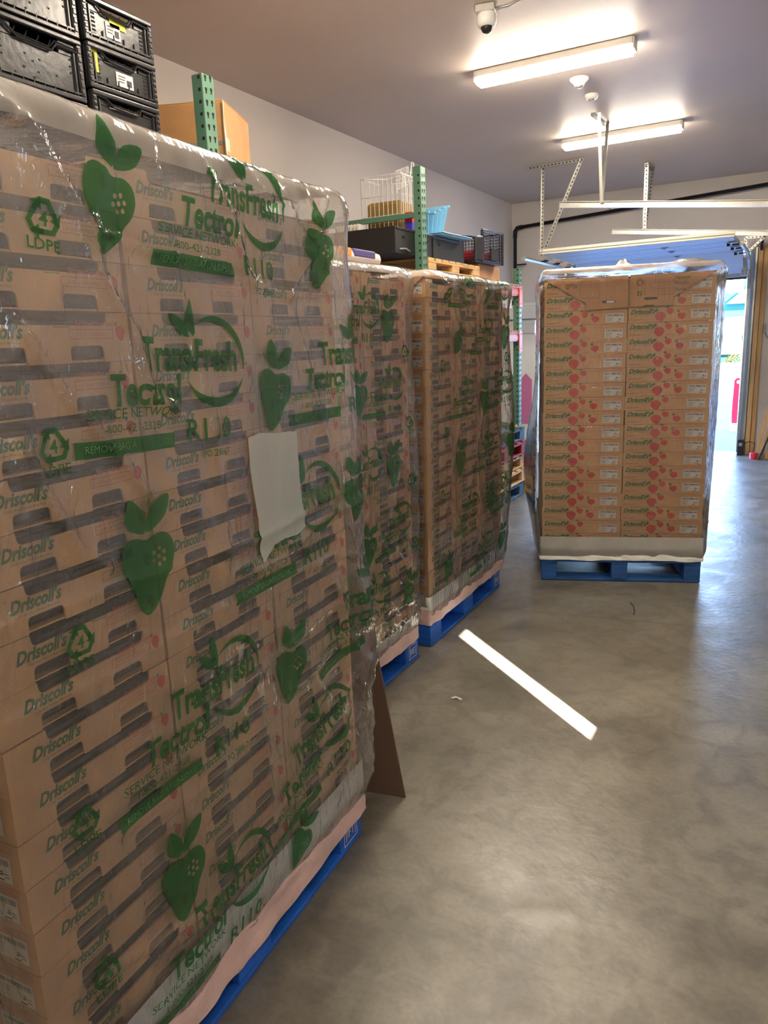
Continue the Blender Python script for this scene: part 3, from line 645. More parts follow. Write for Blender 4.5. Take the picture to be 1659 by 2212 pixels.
strut((-2.572, 8.381, H), (-2.578, 8.381, 2.42), .034, (1, 0, 0), d1); strut((-2.14, 8.33, H), (-2.58, 8.385, 2.42), .034, (1, 0, 0), d1)
strut((-2.74, 8.355, H - .016), (-2.12, 8.32, H - .016), .036, (0, 0, 1), d1, 'ceiling_angle')
mb = MB(); mb.box(-.69, -.60, 10.20, 10.25, 2.18, 2.42, 'label', b=.004)
for a in (-.665, -.63):
    for z in (2.20, 2.23, 2.37): mb.tube([(a, 10.195, z), (a, 10.205, z)], .006, 'blackm')
mb.build('bottom_bracket', d1)
mb = MB(); mb.tube([(-.56, 10.33, 2.52), (.7, 10.33, 2.52)], .013, 'galv'); mb.tube([(-.50, 10.33, 2.52), (-.47, 10.33, 2.52)], .06, 'blackm', n=14); mb.build('torsion_shaft', d1)
strut((-.66, 10.16, 2.60), (-.44, 10.16, 2.60), .03, (0, 0, 1), d1, 'bracket_angle'); strut((-.66, 10.16, 2.60), (-.64, 10.16, 2.44), .03, (1, 0, 0), d1, 'bracket_angle'); strut((-.45, 10.16, 2.60), (-.64, 10.16, 2.42), .03, (0, 0, 1), d1, 'bracket_angle')
# door frame
mb = MB(); mb.box(DX1 - .005, DX1 + .055, Y1 - .05, Y1 + .2, 0, 2.50, 'grey', b=.004); mb.box(DX1 + .055, DX1 + .075, Y1 - .09, Y1 - .002, 0, 2.50, 'galv'); struct('trim_1', mb)
mb = MB(); mb.box(DX0 - .06, DX0, Y1 - .05, Y1 + .2, 0, 2.50, 'grey', b=.004); struct('trim_2', mb)
mb = MB(); mb.box(-.515, -.465, Y1 - .10, Y1 - .002, .0, 2.52, 'wood', b=.003); mb.box(-.462, -.415, Y1 - .06, Y1 - .002, .0, 2.50, 'wood', b=.003); struct('trim_3', mb)
# ============================================================ CEILING THINGS
def fixture(x0, x1, y, label, group='tube lights on the ceiling', rz=0.0):
    L = abs(x1 - x0); o = empty('tube_light', ((x0 + x1) / 2, y, H), rz, label, 'ceiling light', group)
    hl = L / 2
    MB().box(-hl, hl, -.060, .060, -.046, -.001, 'white', b=.006).build('housing', o)
    ln = MB(); prof = [(-.054, -.040), (-.056, -.066), (-.045, -.088), (.045, -.088), (.056, -.066), (.054, -.040)]
    n = len(prof); vs = [(-hl + .012, a, z) for a, z in prof] + [(hl - .012, a, z) for a, z in prof]
    ln.add(vs, [(i, (i + 1) % n, n + (i + 1) % n, n + i) for i in range(n)] + [tuple(range(n)), tuple(range(n, 2 * n))], 'lens').build('lens', o)
    for a in (-1, 1):
        e = MB(); e.box(a * hl - .010, a * hl + .010, -.052, .052, -.070, -.002, 'white', b=.005); e.box(a * (hl - .03) - .006, a * (hl - .03) + .006, -.057, -.050, -.03, -.014, 'galv'); e.build('end_cap', o)
    return o
fixture(-2.10, -1.05, 5.30, 'long white LED tube light on ceiling, nearest and highest in view')
fixture(-2.10, -1.05, 7.48, 'white LED tube light on ceiling behind the perforated hanger, smaller of two')
for x, y, lb in ((-1.58, 3.05, 'over gap between the stacks'), (-1.58, .80, 'over the nearest stack'), (.66, .05, 'by the right wall, added as fill light')):  # lamp by the right wall is added to brighten the nearest stack
    fixture(x - .525, x + .525, y, 'white LED tube light on ceiling ' + lb)
o = empty('security_camera', (-1.66, 4.34, H), R(12), 'small white dome security camera on grey box with conduit, on the ceiling', 'security camera')
MB().box(-.06, .05, -.05, .05, -.040, -.001, 'galv', b=.005).build('junction_box', o)
MB().lathe([(.050, -.040), (.055, -.052), (.055, -.085), (.045, -.105)], 'white').build('camera_housing', o, smooth=True)
MB().lathe([(.034, -.100), (.034, -.112), (.026, -.128), (.010, -.136)], 'blackm').build('lens_dome', o, smooth=True)
MB().tube([(.05, 0, -.02), (.12, .0, -.016), (.17, -.03, -.012), (.24, -.08, -.012), (.38, -.18, -.012)], .009, 'galv').build('conduit', o, smooth=True)
o = empty('heat_detector', (-1.533, 5.84, H), 0, 'larger round white flared fire detector on ceiling between the lights', 'detector')
MB().lathe([(.068, -.001), (.066, -.010), (.040, -.035), (.034, -.050)], 'white').build('flared_base', o, smooth=True)
MB().lathe([(.026, -.046), (.028, -.056), (.020, -.064)], 'galv').build('sensor_tip', o, smooth=True)
o = empty('smoke_detector', (-1.547, 6.26, H), 0, 'smaller round white smoke detector on ceiling next to the hanger', 'detector')
MB().lathe([(.050, -.001), (.052, -.016), (.042, -.034)], 'white').build('detector_body', o, smooth=True)
MB().lathe([(.022, -.030), (.024, -.040), (.014, -.045)], 'grey').build('sensor_tip', o, smooth=True)
o = empty('black_pipe', (0, 0, 0), 0, 'black painted pipe running along far wall top and down the corner', 'pipe')
MB().tube([(1.25, 10.34, 3.29), (-3.48, 10.34, 3.03)], .024, 'blackp', n=10).build('top_run', o, smooth=True)
xd, yd = -3.50, 9.66
xd, yd = -3.55, 10.33
MB().tube([(-3.46, 10.34, 3.031), (-3.53, 10.34, 3.02), (-3.56, 10.34, 2.98), (-3.56, 10.34, 2.90)], .032, 'blackp', n=10).build('elbow', o, smooth=True)
MB().tube([(-3.56, 10.34, 2.95), (-3.56, 10.34, .02)], .024, 'blackp', n=10).build('drop', o, smooth=True)
for x in (-2.3, -.4): MB().box(x - .01, x + .01, 10.33, 10.42, 3.05 + (x + 3.5) * .055, 3.17 + (x + 3.5) * .055, 'galv').build('pipe_clip', o)
MB().box(-3.54, -3.40, 10.32, 10.345, 2.53, 2.55, 'blackp').build('pipe_bracket', o)

# ============================================================ RACK
def post(o, x, y, h, front=1):
    mb = MB(); wd = .078; dp = .062
    mb.box(x - dp, x, y - wd / 2, y + wd / 2, 0, h, 'green', b=.004)
    z = .06
    while z < h - .02:
        if front:
            for a in (-.017, .017):
                zz = z + (0 if a < 0 else .004)
                mb.box(x - .001, x + .0012, y + a - .0065, y + a + .0065, zz + .004, zz + .017, 'hole'); mb.box(x - .001, x + .0012, y + a - .0035, y + a + .0035, zz - .008, zz + .005, 'hole')
        mb.box(x - dp * .42, x - dp * .20, y - wd / 2 - .0012, y - wd / 2, z, z + .014, 'hole')
        z += .0508
    return mb.build('upright_post', o)
rk = empty('pallet_rack', (0, 0, 0), 0, 'green and orange steel pallet rack standing along the left wall', 'rack')
XF, XB = -2.44, -3.40
for y, h in ((2.87, 2.775), (5.10, 2.77), (7.25, 2.215), (.62, 2.775)):
    post(rk, XF, y, h); post(rk, XB - .0, y, h if y != 5.10 else 2.77, 0)
    MB().box(XB, XF - .062, y - .014, y + .014, h - .335, h - .300, 'green').build('horizontal_brace', rk)
    for z in (.35, 1.15, 1.9):
        if z < h - .5: MB().box(XB, XF - .062, y - .014, y + .014, z, z + .035, 'green').build('horizontal_brace', rk)
    for z in (.4, 1.2, 1.95):
        if z + .5 < h - .2 and not (y == 5.10 and z > 1.9): MB().tube([(XB, y, z), (XF - .07, y, z + .45 if z > 1.9 else z + .7)], .016, 'green', n=4).build('diagonal_brace', rk)
def beam(y0, y1, z, x, o):
    mb = MB(); mb.box(x - .045, x - .005, y0 + .04, y1 - .04, z - .10, z, 'orange', b=.004); mb.box(x - .005, x + .0, y0 + .04, y1 - .04, z - .085, z - .045, 'orange')
    mb.build('shelf_beam', o)
    for y, s in ((y0, 1), (y1, -1)):
        e = MB(); e.box(x - .0, x + .008, y - .036, y + s * .052 if s > 0 else y + .036, z - .20, z - .0, 'orange') if s > 0 else e.box(x, x + .008, y - .052, y + .036, z - .20, z, 'orange')
        for zz in (z - .17, z - .03): e.box(x + .008, x + .009, y - .007, y + .007, zz - .007, zz + .007, 'hole')
        e.build('beam_connector', o)
def wiredeck(y0, y1, z, o):
    mb = MB()
    y = y0 + .06
    while y < y1 - .05:
        mb.tube([(XB, y, z + .006), (XF + .004, y, z + .006), (XF + .010, y, z - .004), (XF + .010, y, z - .035)], .0028, 'galv', n=4); y += .05
    for k in range(8): mb.tube([(XB + .02 + k * .13, y0 + .05, z + .002), (XB + .02 + k * .13, y1 - .05, z + .002)], .0028, 'galv', n=4)
    mb.tube([(XF + .012, y0 + .05, z - .02), (XF + .012, y1 - .05, z - .02)], .0028, 'galv', n=4)
    mb.build('wire_deck', o)
for y0, y1 in ((.62, 2.87), (2.87, 5.10), (5.10, 7.25)):
    beam(y0, y1, 2.05, XF, rk); beam(y0, y1, 2.05, XB, rk); wiredeck(y0, y1, 2.05, rk)
for y0, y1 in ((5.10, 7.25),): beam(y0, y1, 1.62, XF, rk); beam(y0, y1, 1.62, XB, rk); wiredeck(y0, y1, 1.62, rk)
beam(2.87, 5.10, 2.745, XB + .06, rk)

# things on the rack
def grid_panel(mb, f, u0, u1, v0, v1, nu, nv, r, k):
    for i in range(nu + 1): a = u0 + (u1 - u0) * i / nu; mb.tube([f(a, v0), f(a, v1)], r, k, n=4)
    for j in range(nv + 1): c = v0 + (v1 - v0) * j / nv; mb.tube([f(u0, c), f(u1, c)], r, k, n=4)
def rpc_crate(name, x, y, z, wd, ht, dp, label, style, group, stick=None):
    """black folding crate; end face towards +x, width wd along y"""
    o = empty(name, (x, y, z), 0, label, 'crate', group); hh = wd / 2
    b = MB(); t = .012
    b.box(-t - .006, -.006, -hh + .02, hh - .02, .02, ht * .70, 'black', b=.003)
    b.box(-dp, -t, -hh, -hh + t, .012, ht - .01, 'black', b=.003); b.box(-dp, -t, hh - t, hh, .012, ht - .01, 'black', b=.003)
    b.box(-dp, -dp + t, -hh, hh, .012, ht - .01, 'black', b=.003); b.box(-dp, 0, -hh, hh, 0, .014, 'black', b=.003)
    b.build('crate_shell', o)
    f = MB()
    f.box(-.012, .006, -hh, hh, 0, .018, 'black', b=.004); f.box(-.016, .010, -hh, hh, ht - .022, ht - .003, 'black', b=.005)
    for a in (-1, 1):
        f.box(-.012, .006, a * (hh - .011) - .011, a * (hh - .011) + .011, .01, ht - .01, 'black', b=.004)
        for k in range(6): f.box(.0, .0085, a * (hh - .011) - .008, a * (hh - .011) + .008, .02 + k * (ht - .04) / 6, .020 + (k + .7) * (ht - .04) / 6, 'black', b=.003)
        f.box(-.012, .003, a * (hh - .034) - .004, a * (hh - .034) + .004, .018, ht * .8, 'black', b=.002)
    f.box(-.008, .005, -hh + .02, hh - .02, .024, .030, 'black')
    for k in range(8): f.box(-.004, .005, -hh + .03 + k * (wd - .06) / 7.5, -hh + .033 + k * (wd - .06) / 7.5, .016, .030, 'black')
    f.build('front_frame', o)
    g = MB(); zt = ht * .70      # handle cut-out with stepped ledge
    pl = [(-hh + .022, zt + .028), (-hh * .62, zt + .024), (-hh * .42, zt), (hh * .30, zt - .006), (hh * .42, zt + .020), (hh - .022, zt + .016)]
    g.tube([(.003, a, c) for a, c in pl], .0045, 'black', n=6); g.tube([(-.004, a, c + .012) for a, c in pl], .003, 'black', n=6)
    for a in (-.5, -.25, 0, .25): g.tube([(-.003, a * hh, zt), (-.010, (a + .12) * hh, ht - .03)], .0025, 'black', n=5)
    g.box(-.014, -.004, -hh + .02, -hh * .5, zt, ht - .02, 'black'); g.box(-.014, -.004, hh * .5, hh - .02, zt, ht - .02, 'black')
    g.build('handle_ledge', o)
    h = MB()
    if style == 0:
        pts = [(-hh + .04 + .011 * (i % 2), zt - .012 - .011 * i) for i in range(6)] + [(hh - .05 + .011 * (i % 2), zt - .012 - .011 * i) for i in range(6)] + [(a * hh, c * zt) for a, c in ((-.25, .72), (.05, .68), (-.3, .42), (.0, .4), (-.5, .25), (-.1, .25), (.3, .2), (.6, .15), (-.7, .2), (-.1, .6), (.4, .45))]
        for a, c in pts: h.box(-.0062, -.0045, a - .0035, a + .0035, c - .0028, c + .0028, 'hole')
    else:
        for k in range(7):
            for a in (-1, 1): h.box(-.0062, -.0045, a * (hh - .055) - .008, a * (hh - .055) + .008, .03 + k * .014, .037 + k * .014, 'hole')
        for k in range(4): h.box(-.006, .0, (-.45 + .3 * k) * hh - .003, (-.45 + .3 * k) * hh + .003, .022, .055, 'black', b=.002)
    h.build('vent_holes', o)
    if stick:
        for (a, c, w_, h_, k, nm) in stick:
            q = MB(); q.box(-.0045, -.003, a * hh - w_ / 2, a * hh + w_ / 2, c * ht - h_ / 2, c * ht + h_ / 2, k)
            if k == 'label':
                for j in range(3): q.box(-.003, -.0024, a * hh - w_ * .4, a * hh - w_ * .05 + .004 * j, c * ht - h_ * .2 + j * h_ * .2, c * ht - h_ * .12 + j * h_ * .2, 'grey_ink')
                q.box(-.003, -.0024, a * hh + w_ * .1, a * hh + w_ * .4, c * ht - h_ * .35, c * ht + h_ * .1, 'black_ink')
            q.build(nm, o)
    return o
gname = 'black crates stacked on the rack'
XC = -2.42
for i in range(6):
    z = 2.063 + i * .162
    if z + .16 > H: break
    st = {4: [(-.15, .42, .07, .055, 'label', 'paper_label'), (.0, .60, .08, .028, 'yellow', 'yellow_sticker')], 3: [(-.82, .62, .045, .075, 'yellow', 'yellow_sticker'), (.05, .40, .085, .05, 'label', 'paper_label')]}.get(i)
    rpc_crate('folding_crate', XC, 2.345, z, .345, .160, .50, 'black folding crate, right column, %s' % ['lowest', 'second from bottom', 'third from bottom, plain vented front', 'fourth from bottom, yellow sticker left', 'topmost, white and yellow labels'][i] if i < 5 else 'black folding crate', 0 if i < 3 else 1, gname, st) if i < 5 else None
for i, (z, h) in enumerate(((2.063, .20), (2.265, .215), (2.482, .215), (2.699, .215))):
    rpc_crate('folding_crate', XC, 1.955, z, .38, h - .002, .50, 'tall black folding crate in left column, %s' % ['lowest', 'second from bottom', 'third from bottom, drilled panel', 'topmost, cut by picture edge'][i], 0, gname)
for i, (z, h) in enumerate(((2.063, .20), (2.265, .215), (2.482, .215), (2.699, .215))):
    rpc_crate('folding_crate', XC - .03, 1.54, z, .38, h - .002, .50, 'black folding crate at left picture edge beside tall column, %s' % ['lowest', 'second', 'third', 'topmost'][i], 0, gname)

def cardbox(name, loc, rz, sx, sy, sz, label, k='kraft2', group=None, tape=True, stick=None, cat='box'):
    """origin at the +x,-y corner"""
    o = empty(name, loc, rz, label, cat, group)
    MB().box(-sx, 0, 0, sy, 0, sz - .004, k, b=.004).build('box_body', o)
    mb = MB(); mb.box(-sx, -sx / 2 - .001, 0, sy, sz - .004, sz, k); mb.box(-sx / 2 + .001, 0, 0, sy, sz - .004, sz, k); mb.build('top_flaps', o)
    if tape: mb = MB(); mb.box(-sx / 2 - .025, -sx / 2 + .025, -.0012, sy + .001, sz * .75, sz + .0012, 'tape') if False else mb.box(-sx / 2 - .025, -sx / 2 + .025, -.0012, 0, sz * .8, sz, 'tape'); mb.build('packing_tape', o)
    return o
# big carton behind the first post
o = cardbox('cardboard_box', (-2.547, 3.09, 2.388), R(21), .56, .40, .358, 'large brown cardboard box behind the first green rack post', tape=False)
mb = MB(); mb.tube([(.002, -.002, .01), (.003, -.003, .12), (.001, -.002, .22), (.002, -.003, .35)], .005, 'tape', n=5); mb.box(-.56, -.0, -.0018, -.0002, .155, .172, 'wirefilm'); mb.box(.0002, .0015, 0, .06, .13, .19, 'tape'); mb.build('stretch_tape', o)
mb = MB(); mb.box(-.11, -.055, -.0030, -.0018, .05, .13, 'label'); mb.box(-.11, -.055, -.0034, -.0030, .12, .13, 'orangep')
for k in range(8): mb.box(-.104 + k * .0055, -.1015 + k * .0055, -.0036, -.0030, .085, .115, 'black_ink')
mb.box(-.08, -.066, -.0036, -.0030, .058, .072, 'black_ink'); mb.build('box_label', o)
o = empty('plastic_tote', (-2.60, 3.10, 2.062), 0, 'white plastic tote with lid on rack shelf, carrying the large brown box', 'tote')
# tote beside box
o.location = (-2.52, 3.00, 2.062)
MB().box(-.32, -.02, .05, .50, 0, .29, 'white', b=.02).build('tote_body', o)
mb = MB(); mb.box(-.34, .0, .03, .52, .285, .305, 'white', b=.008); mb.box(-.31, -.03, .06, .49, .305, .325, 'white', b=.009); mb.build('lid', o)
# low black steel cabinet
o = empty('steel_cabinet', (-2.50, 4.76, 2.166), 0, 'long low black steel cabinet lying on the rack shelf', 'cabinet')
mb = MB(); mb.box(-.70, 0, 0, 1.22, 0, .178, 'blackm', b=.004); mb.build('cabinet_body', o)
mb = MB(); mb.box(-.005, .006, .02, 1.20, .160, .175, 'black', b=.002); mb.box(.0, .006, .60, .604, .0, .155, 'hole'); mb.build('front_lip', o)
for a in (.12, .5, .72): MB().tube([(0, a, .115), (.008, a, .115)], .007, 'hole').build('lock_hole', o)
mb = MB(); mb.tube([(.006, .05, .03), (.02, .12, .035), (.008, .20, .025)], .005, 'galv'); mb.build('handle', o)
# small ribbed thing and paper bundle left of the wire basket
o = empty('ribbed_tray', (-2.95, 4.92, 2.345), 0, 'small beige ribbed tray on black cabinet, left of the wire basket', 'tray')
mb = MB(); mb.box(-.1, .1, -.05, .05, 0, .01, 'whitebag'); mb.build('tray_base', o)
mb = MB(); [mb.box(-.1 + k * .03, -.085 + k * .03, -.05, .05, .01, .06, 'whitebag', b=.003) for k in range(7)]; mb.build('rib', o)
# wire basket with handle
o = empty('wire_basket', (-2.64, 5.29, 2.346), 0, 'white wire shopping basket standing on the black cabinet', 'basket')
mb = MB()
x0, x1, y0, y1, hb = -.35, -.01, -.13, .18, .42
for f, (u0, u1) in (((lambda a, c: (x1, a, c)), (y0, y1)), ((lambda a, c: (x0, a, c)), (y0, y1)), ((lambda a, c: (a, y0, c)), (x0, x1)), ((lambda a, c: (a, y1, c)), (x0, x1))):
    grid_panel(mb, f, u0, u1, 0, hb, 9, 3, .0028, 'wire')
grid_panel(mb, lambda a, c: (a, c, 0), x0, x1, y0, y1, 8, 8, .0028, 'wire')
mb.tube([(x0, y0, hb), (x1, y0, hb), (x1, y1, hb), (x0, y1, hb)], .005, 'wire', closed=True); mb.build('wire_body', o)
MB().tube([(x1, .03, hb), (x1 + .01, .04, hb + .10), (x1 - .01, .11, hb + .11), (x1 - .01, .11, hb + .05), (x0 + .1, .10, hb + .02), (x0, y0, hb)], .005, 'wire').build('handle', o)
mb = MB(); grid_panel(mb, lambda a, c: (x1 - .06 - (a - y0) * .1, a, hb - .12 + c + (a - y0) * .32), y0 + .05, y1, 0, .13, 8, 2, .0026, 'wire'); mb.build('folded_flap', o)
o = empty('paper_bag', (-2.83, 5.30, 2.351), R(2), 'crumpled brown paper bag lying inside the white wire basket', 'bag')
mb = MB(); mb.box(-.14, .15, -.11, .14, 0, .245, 'paperbag', b=.03); mb.build('bag_body', o); mb = MB(); mb.add(*[[( .1515, a, c) for a, c in smoothloop([(-.06, .12), (-.02, .15), (.01, .11), (-.03, .07)], 3)], [tuple(range(12))]], 'black_ink'); mb.build('printed_mark', o)
mb = MB(); mb.box(-2.62, -2.56, 5.15, 5.35, 2.346, 2.42, 'bluebag', b=.005); mb.box(-2.62, -2.561, 5.151, 5.35, 2.42, 2.49, 'redp', b=.005)
tag(mb.build('snack_packet'), 'red and blue packet between wire basket and green post', 'packet')
# nested blue baskets
for i in range(5):
    y = 5.50 + i * .062; tl = .14
    o = empty('blue_basket', (-2.62, y, 2.346), 0, 'light blue plastic basket nested in row right of green post, %s' % ['nearest the post', 'second from the post', 'middle one', 'fourth from the post', 'farthest, most upright'][i], 'basket', 'nested light blue baskets')
    mb = MB(); sh = (-.05, .0, .03, .06, .09)[i]; ht = (.16, .17, .20, .23, .25)[i]
    pr = [(-.14, .02), (.02, .02), (.035, .05 + ht * .5), (.035, ht), (-.155, ht), (-.155, .05)]
    P2 = lambda a, c, d: (a, d + sh * c / ht, c)
    mb.prism([(-.13, .0), (.02, .0), (.045, ht), (-.155, ht)], P2, .009, 'skyblue'); mb.build('basket_wall', o)
    MB().box(-.165, .055, sh - .004, sh + .020, ht - .012, ht + .006, 'skyblue', b=.004).build('rim', o)
o = empty('blue_tray', (-2.50, 5.42, 2.346), R(-3), 'light blue plastic tray with rim under the nested blue baskets', 'tray')
mb = MB(); mb.box(-.30, .06, 0, .50, 0, .018, 'skyblue', b=.006); mb.box(-.30, .07, -.01, .51, .012, .02, 'skyblue', b=.004); mb.build('tray_body', o)
for o_ in [q for q in bpy.data.objects if q.name.startswith('blue_basket')]: o_.location.z = 2.367
# wooden pallet lying on the shelf
o = pallet('wooden_pallet', (-2.445, 5.17, 2.061), 0, 1.02, .80, 'new pale wooden pallet lying on rack shelf under the black cabinet', paint='wood_h', H=.103, deckn=8)
# black produce crate
o = empty('produce_crate', (-2.46, 6.13, 2.20), R(-4), 'black vented produce crate holding red netting at right end of shelf', 'crate')
mb = MB(); f1 = lambda a, c: (0, a, c); hb = .27; Ly = .56; Dx = .40
grid_panel(mb, lambda a, c: (0, a, c), .12, Ly, 0.02, hb - .02, 16, 9, .003, 'black'); grid_panel(mb, lambda a, c: (a, 0, c), -Dx, 0, .02, hb * .7, 13, 7, .003, 'black'); grid_panel(mb, lambda a, c: (a, Ly, c), -Dx, 0, .02, hb - .02, 13, 9, .003, 'black'); grid_panel(mb, lambda a, c: (-Dx, a, c), 0, Ly, .02, hb - .02, 18, 9, .003, 'black')
mb.box(0, .006, 0, .14, .02, hb * .72, 'black'); mb.box(-Dx, 0, 0, Ly, 0, .02, 'black', b=.004); mb.build('crate_mesh', o)
mb = MB(); mb.tube([(0, .14, hb), (0, Ly, hb), (-Dx, Ly, hb), (-Dx, 0, hb * .95), (-.04, 0, hb * .75), (0, .02, hb * .75), (0, .13, hb * .78)], .010, 'black', n=6, closed=True)
for a, c, h_ in ((0, 0, hb * .72), (0, Ly, hb), (-Dx, 0, hb), (-Dx, Ly, hb), (0, .14, hb)): mb.box(a - .012, a + .008, c - .012, c + .012, 0, h_, 'black', b=.003)
mb.box(.0, .008, .30, .46, .03, .13, 'black'); mb.build('crate_frame', o)
mb = MB(); mb.box(-.30, -.03, .05, .45, .022, .10, 'redp', b=.03); mb.rotation = 0; q = mb.build('red_netting'); q.location = (-2.46, 6.13, 2.20); q.rotation_euler = (0, 0, R(-4)); tag(q, 'bright red netting bundle inside the black produce crate', 'netting')
cardbox('cardboard_box', (-2.50, 6.28, 2.062), 0, .45, .55, .135, 'pale cardboard box under the black produce crate', tape=True)
# printed sack above the second stack
o = empty('printed_sack', (-2.50, 3.95, 2.062), 0, 'white sack with orange and purple print lying on shelf', 'sack')
mb = MB(); mb.box(-.45, 0, 0, .62, 0, .085, 'whitebag', b=.035); mb.build('sack_body', o)
mb = MB(); mb.box(-.30, .002, .06, .22, .03, .087, 'orangep', b=.01); mb.box(-.30, .0025, .24, .52, .035, .088, 'purple', b=.01); mb.build('printed_panel', o)
# lower shelf things
cardbox('cardboard_box', (-2.50, 6.55, 1.632), 0, .5, .55, .20, 'brown cardboard box on lower shelf, right end of rack')
for q in (): pass
o = cardbox('printed_box', (-2.47, 6.66, 1.834), 0, .4, .42, .0 + .09, 'white printed carton on top of brown box, lower shelf', k='label', tape=False)
# pallets piled under the rack end
for i, (k, h, nm) in enumerate((('bluew', .14, 'worn blue pallet, bottom of pile under the rack'), ('wood_h', .14, 'plain wooden pallet, second in pile under the rack'), ('wood_h', .13, 'rough wooden pallet, third in pile under the rack'), ('red_wood', .14, 'dark red pallet near the top of pile under the rack'), ('bluew', .13, 'faded blue pallet, topmost of pile under the rack'))):
    pallet('shipping_pallet', (-2.36 + (i % 2) * .02, 6.02 + (i % 3) * .012, .001 + [0, .142, .284, .416, .558][i]), 0, 1.12, .85, nm, paint=k, H=h, group='pallets piled under the rack')
o = empty('gloves', (-2.42, 6.98, .690), .4, 'brown work gloves lying on top of the pallet pile', 'gloves')
mb = MB(); mb.box(-.05, .05, -.08, .05, 0, .02, 'paperbag', b=.008); [mb.tube([(-.035 + .023 * k, .04, .01), (-.04 + .026 * k, .11, .014)], .010, 'paperbag', n=7) for k in range(4)]; mb.tube([(.05, -.03, .01), (.085, .02, .012)], .010, 'paperbag', n=7); mb.build('glove_body', o, smooth=True)
o = empty('post_guard', (-2.385, 7.25, 0), 0, 'yellow steel guard at foot of the last rack post', 'post guard')
mb = MB(); mb.prism([(-.07, -.06), (.05, -.06), (.05, .06), (-.07, .06), (-.07, .052), (.042, .052), (.042, -.052), (-.07, -.052)], lambda a, c, d: (a, c, d), .43, 'yell'); mb.build('guard_channel', o); MB().box(-.02, .09, -.08, .08, 0, .008, 'yell').build('base_plate', o)
# white freezer and boxes beyond the rack
o = empty('white_freezer', (-2.95, 9.35, 0), 0, 'tall white freezer cabinet standing beyond the rack', 'freezer')
MB().box(-.55, .0, 0, .62, .05, 1.60, 'white', b=.012).build('cabinet_body', o)
for a, c in ((0.01, .30), (.32, .61)): MB().box(.002, .03, a, c, .10, 1.58, 'white', b=.008).build('door', o)
mb = MB(); mb.tube([(.03, .27, .75), (.055, .27, .77), (.055, .27, 1.13), (.03, .27, 1.15)], .009, 'galv'); mb.tube([(.03, .35, .75), (.055, .35, .77), (.055, .35, 1.13), (.03, .35, 1.15)], .009, 'galv'); mb.build('handle', o)
mb = MB(); mb.box(-.5, -.02, .04, .58, 0, .05, 'rubber'); mb.build('plinth', o)
mb = MB(); mb.prism([(-.20, .45), (-.04, .45), (-.04, 1.02), (-.12, 1.10), (-.20, 1.02)], lambda a, c, d: (a, -.002 - d, c), .006, 'pink'); tag(mb.build('side_poster', o), 'pink pointed panel on side')
for i, (sx, sy, h, l) in enumerate(((.50, .52, .16, 'lower white lidded box on top of the freezer'), (.54, .50, .20, 'upper white lidded box on top of the freezer'))):
    b_ = empty('white_box', (-2.97 + .03 * i, 9.38, 1.602 + i * .182), 0, l, 'box', 'white boxes on the freezer')
    MB().box(-sx, 0, 0, sy, 0, h - .03, 'white', b=.006).build('box_body', b_); MB().box(-sx - .01, .012, -.012, sy + .012, h - .04, h, 'white', b=.006).build('lid', b_)

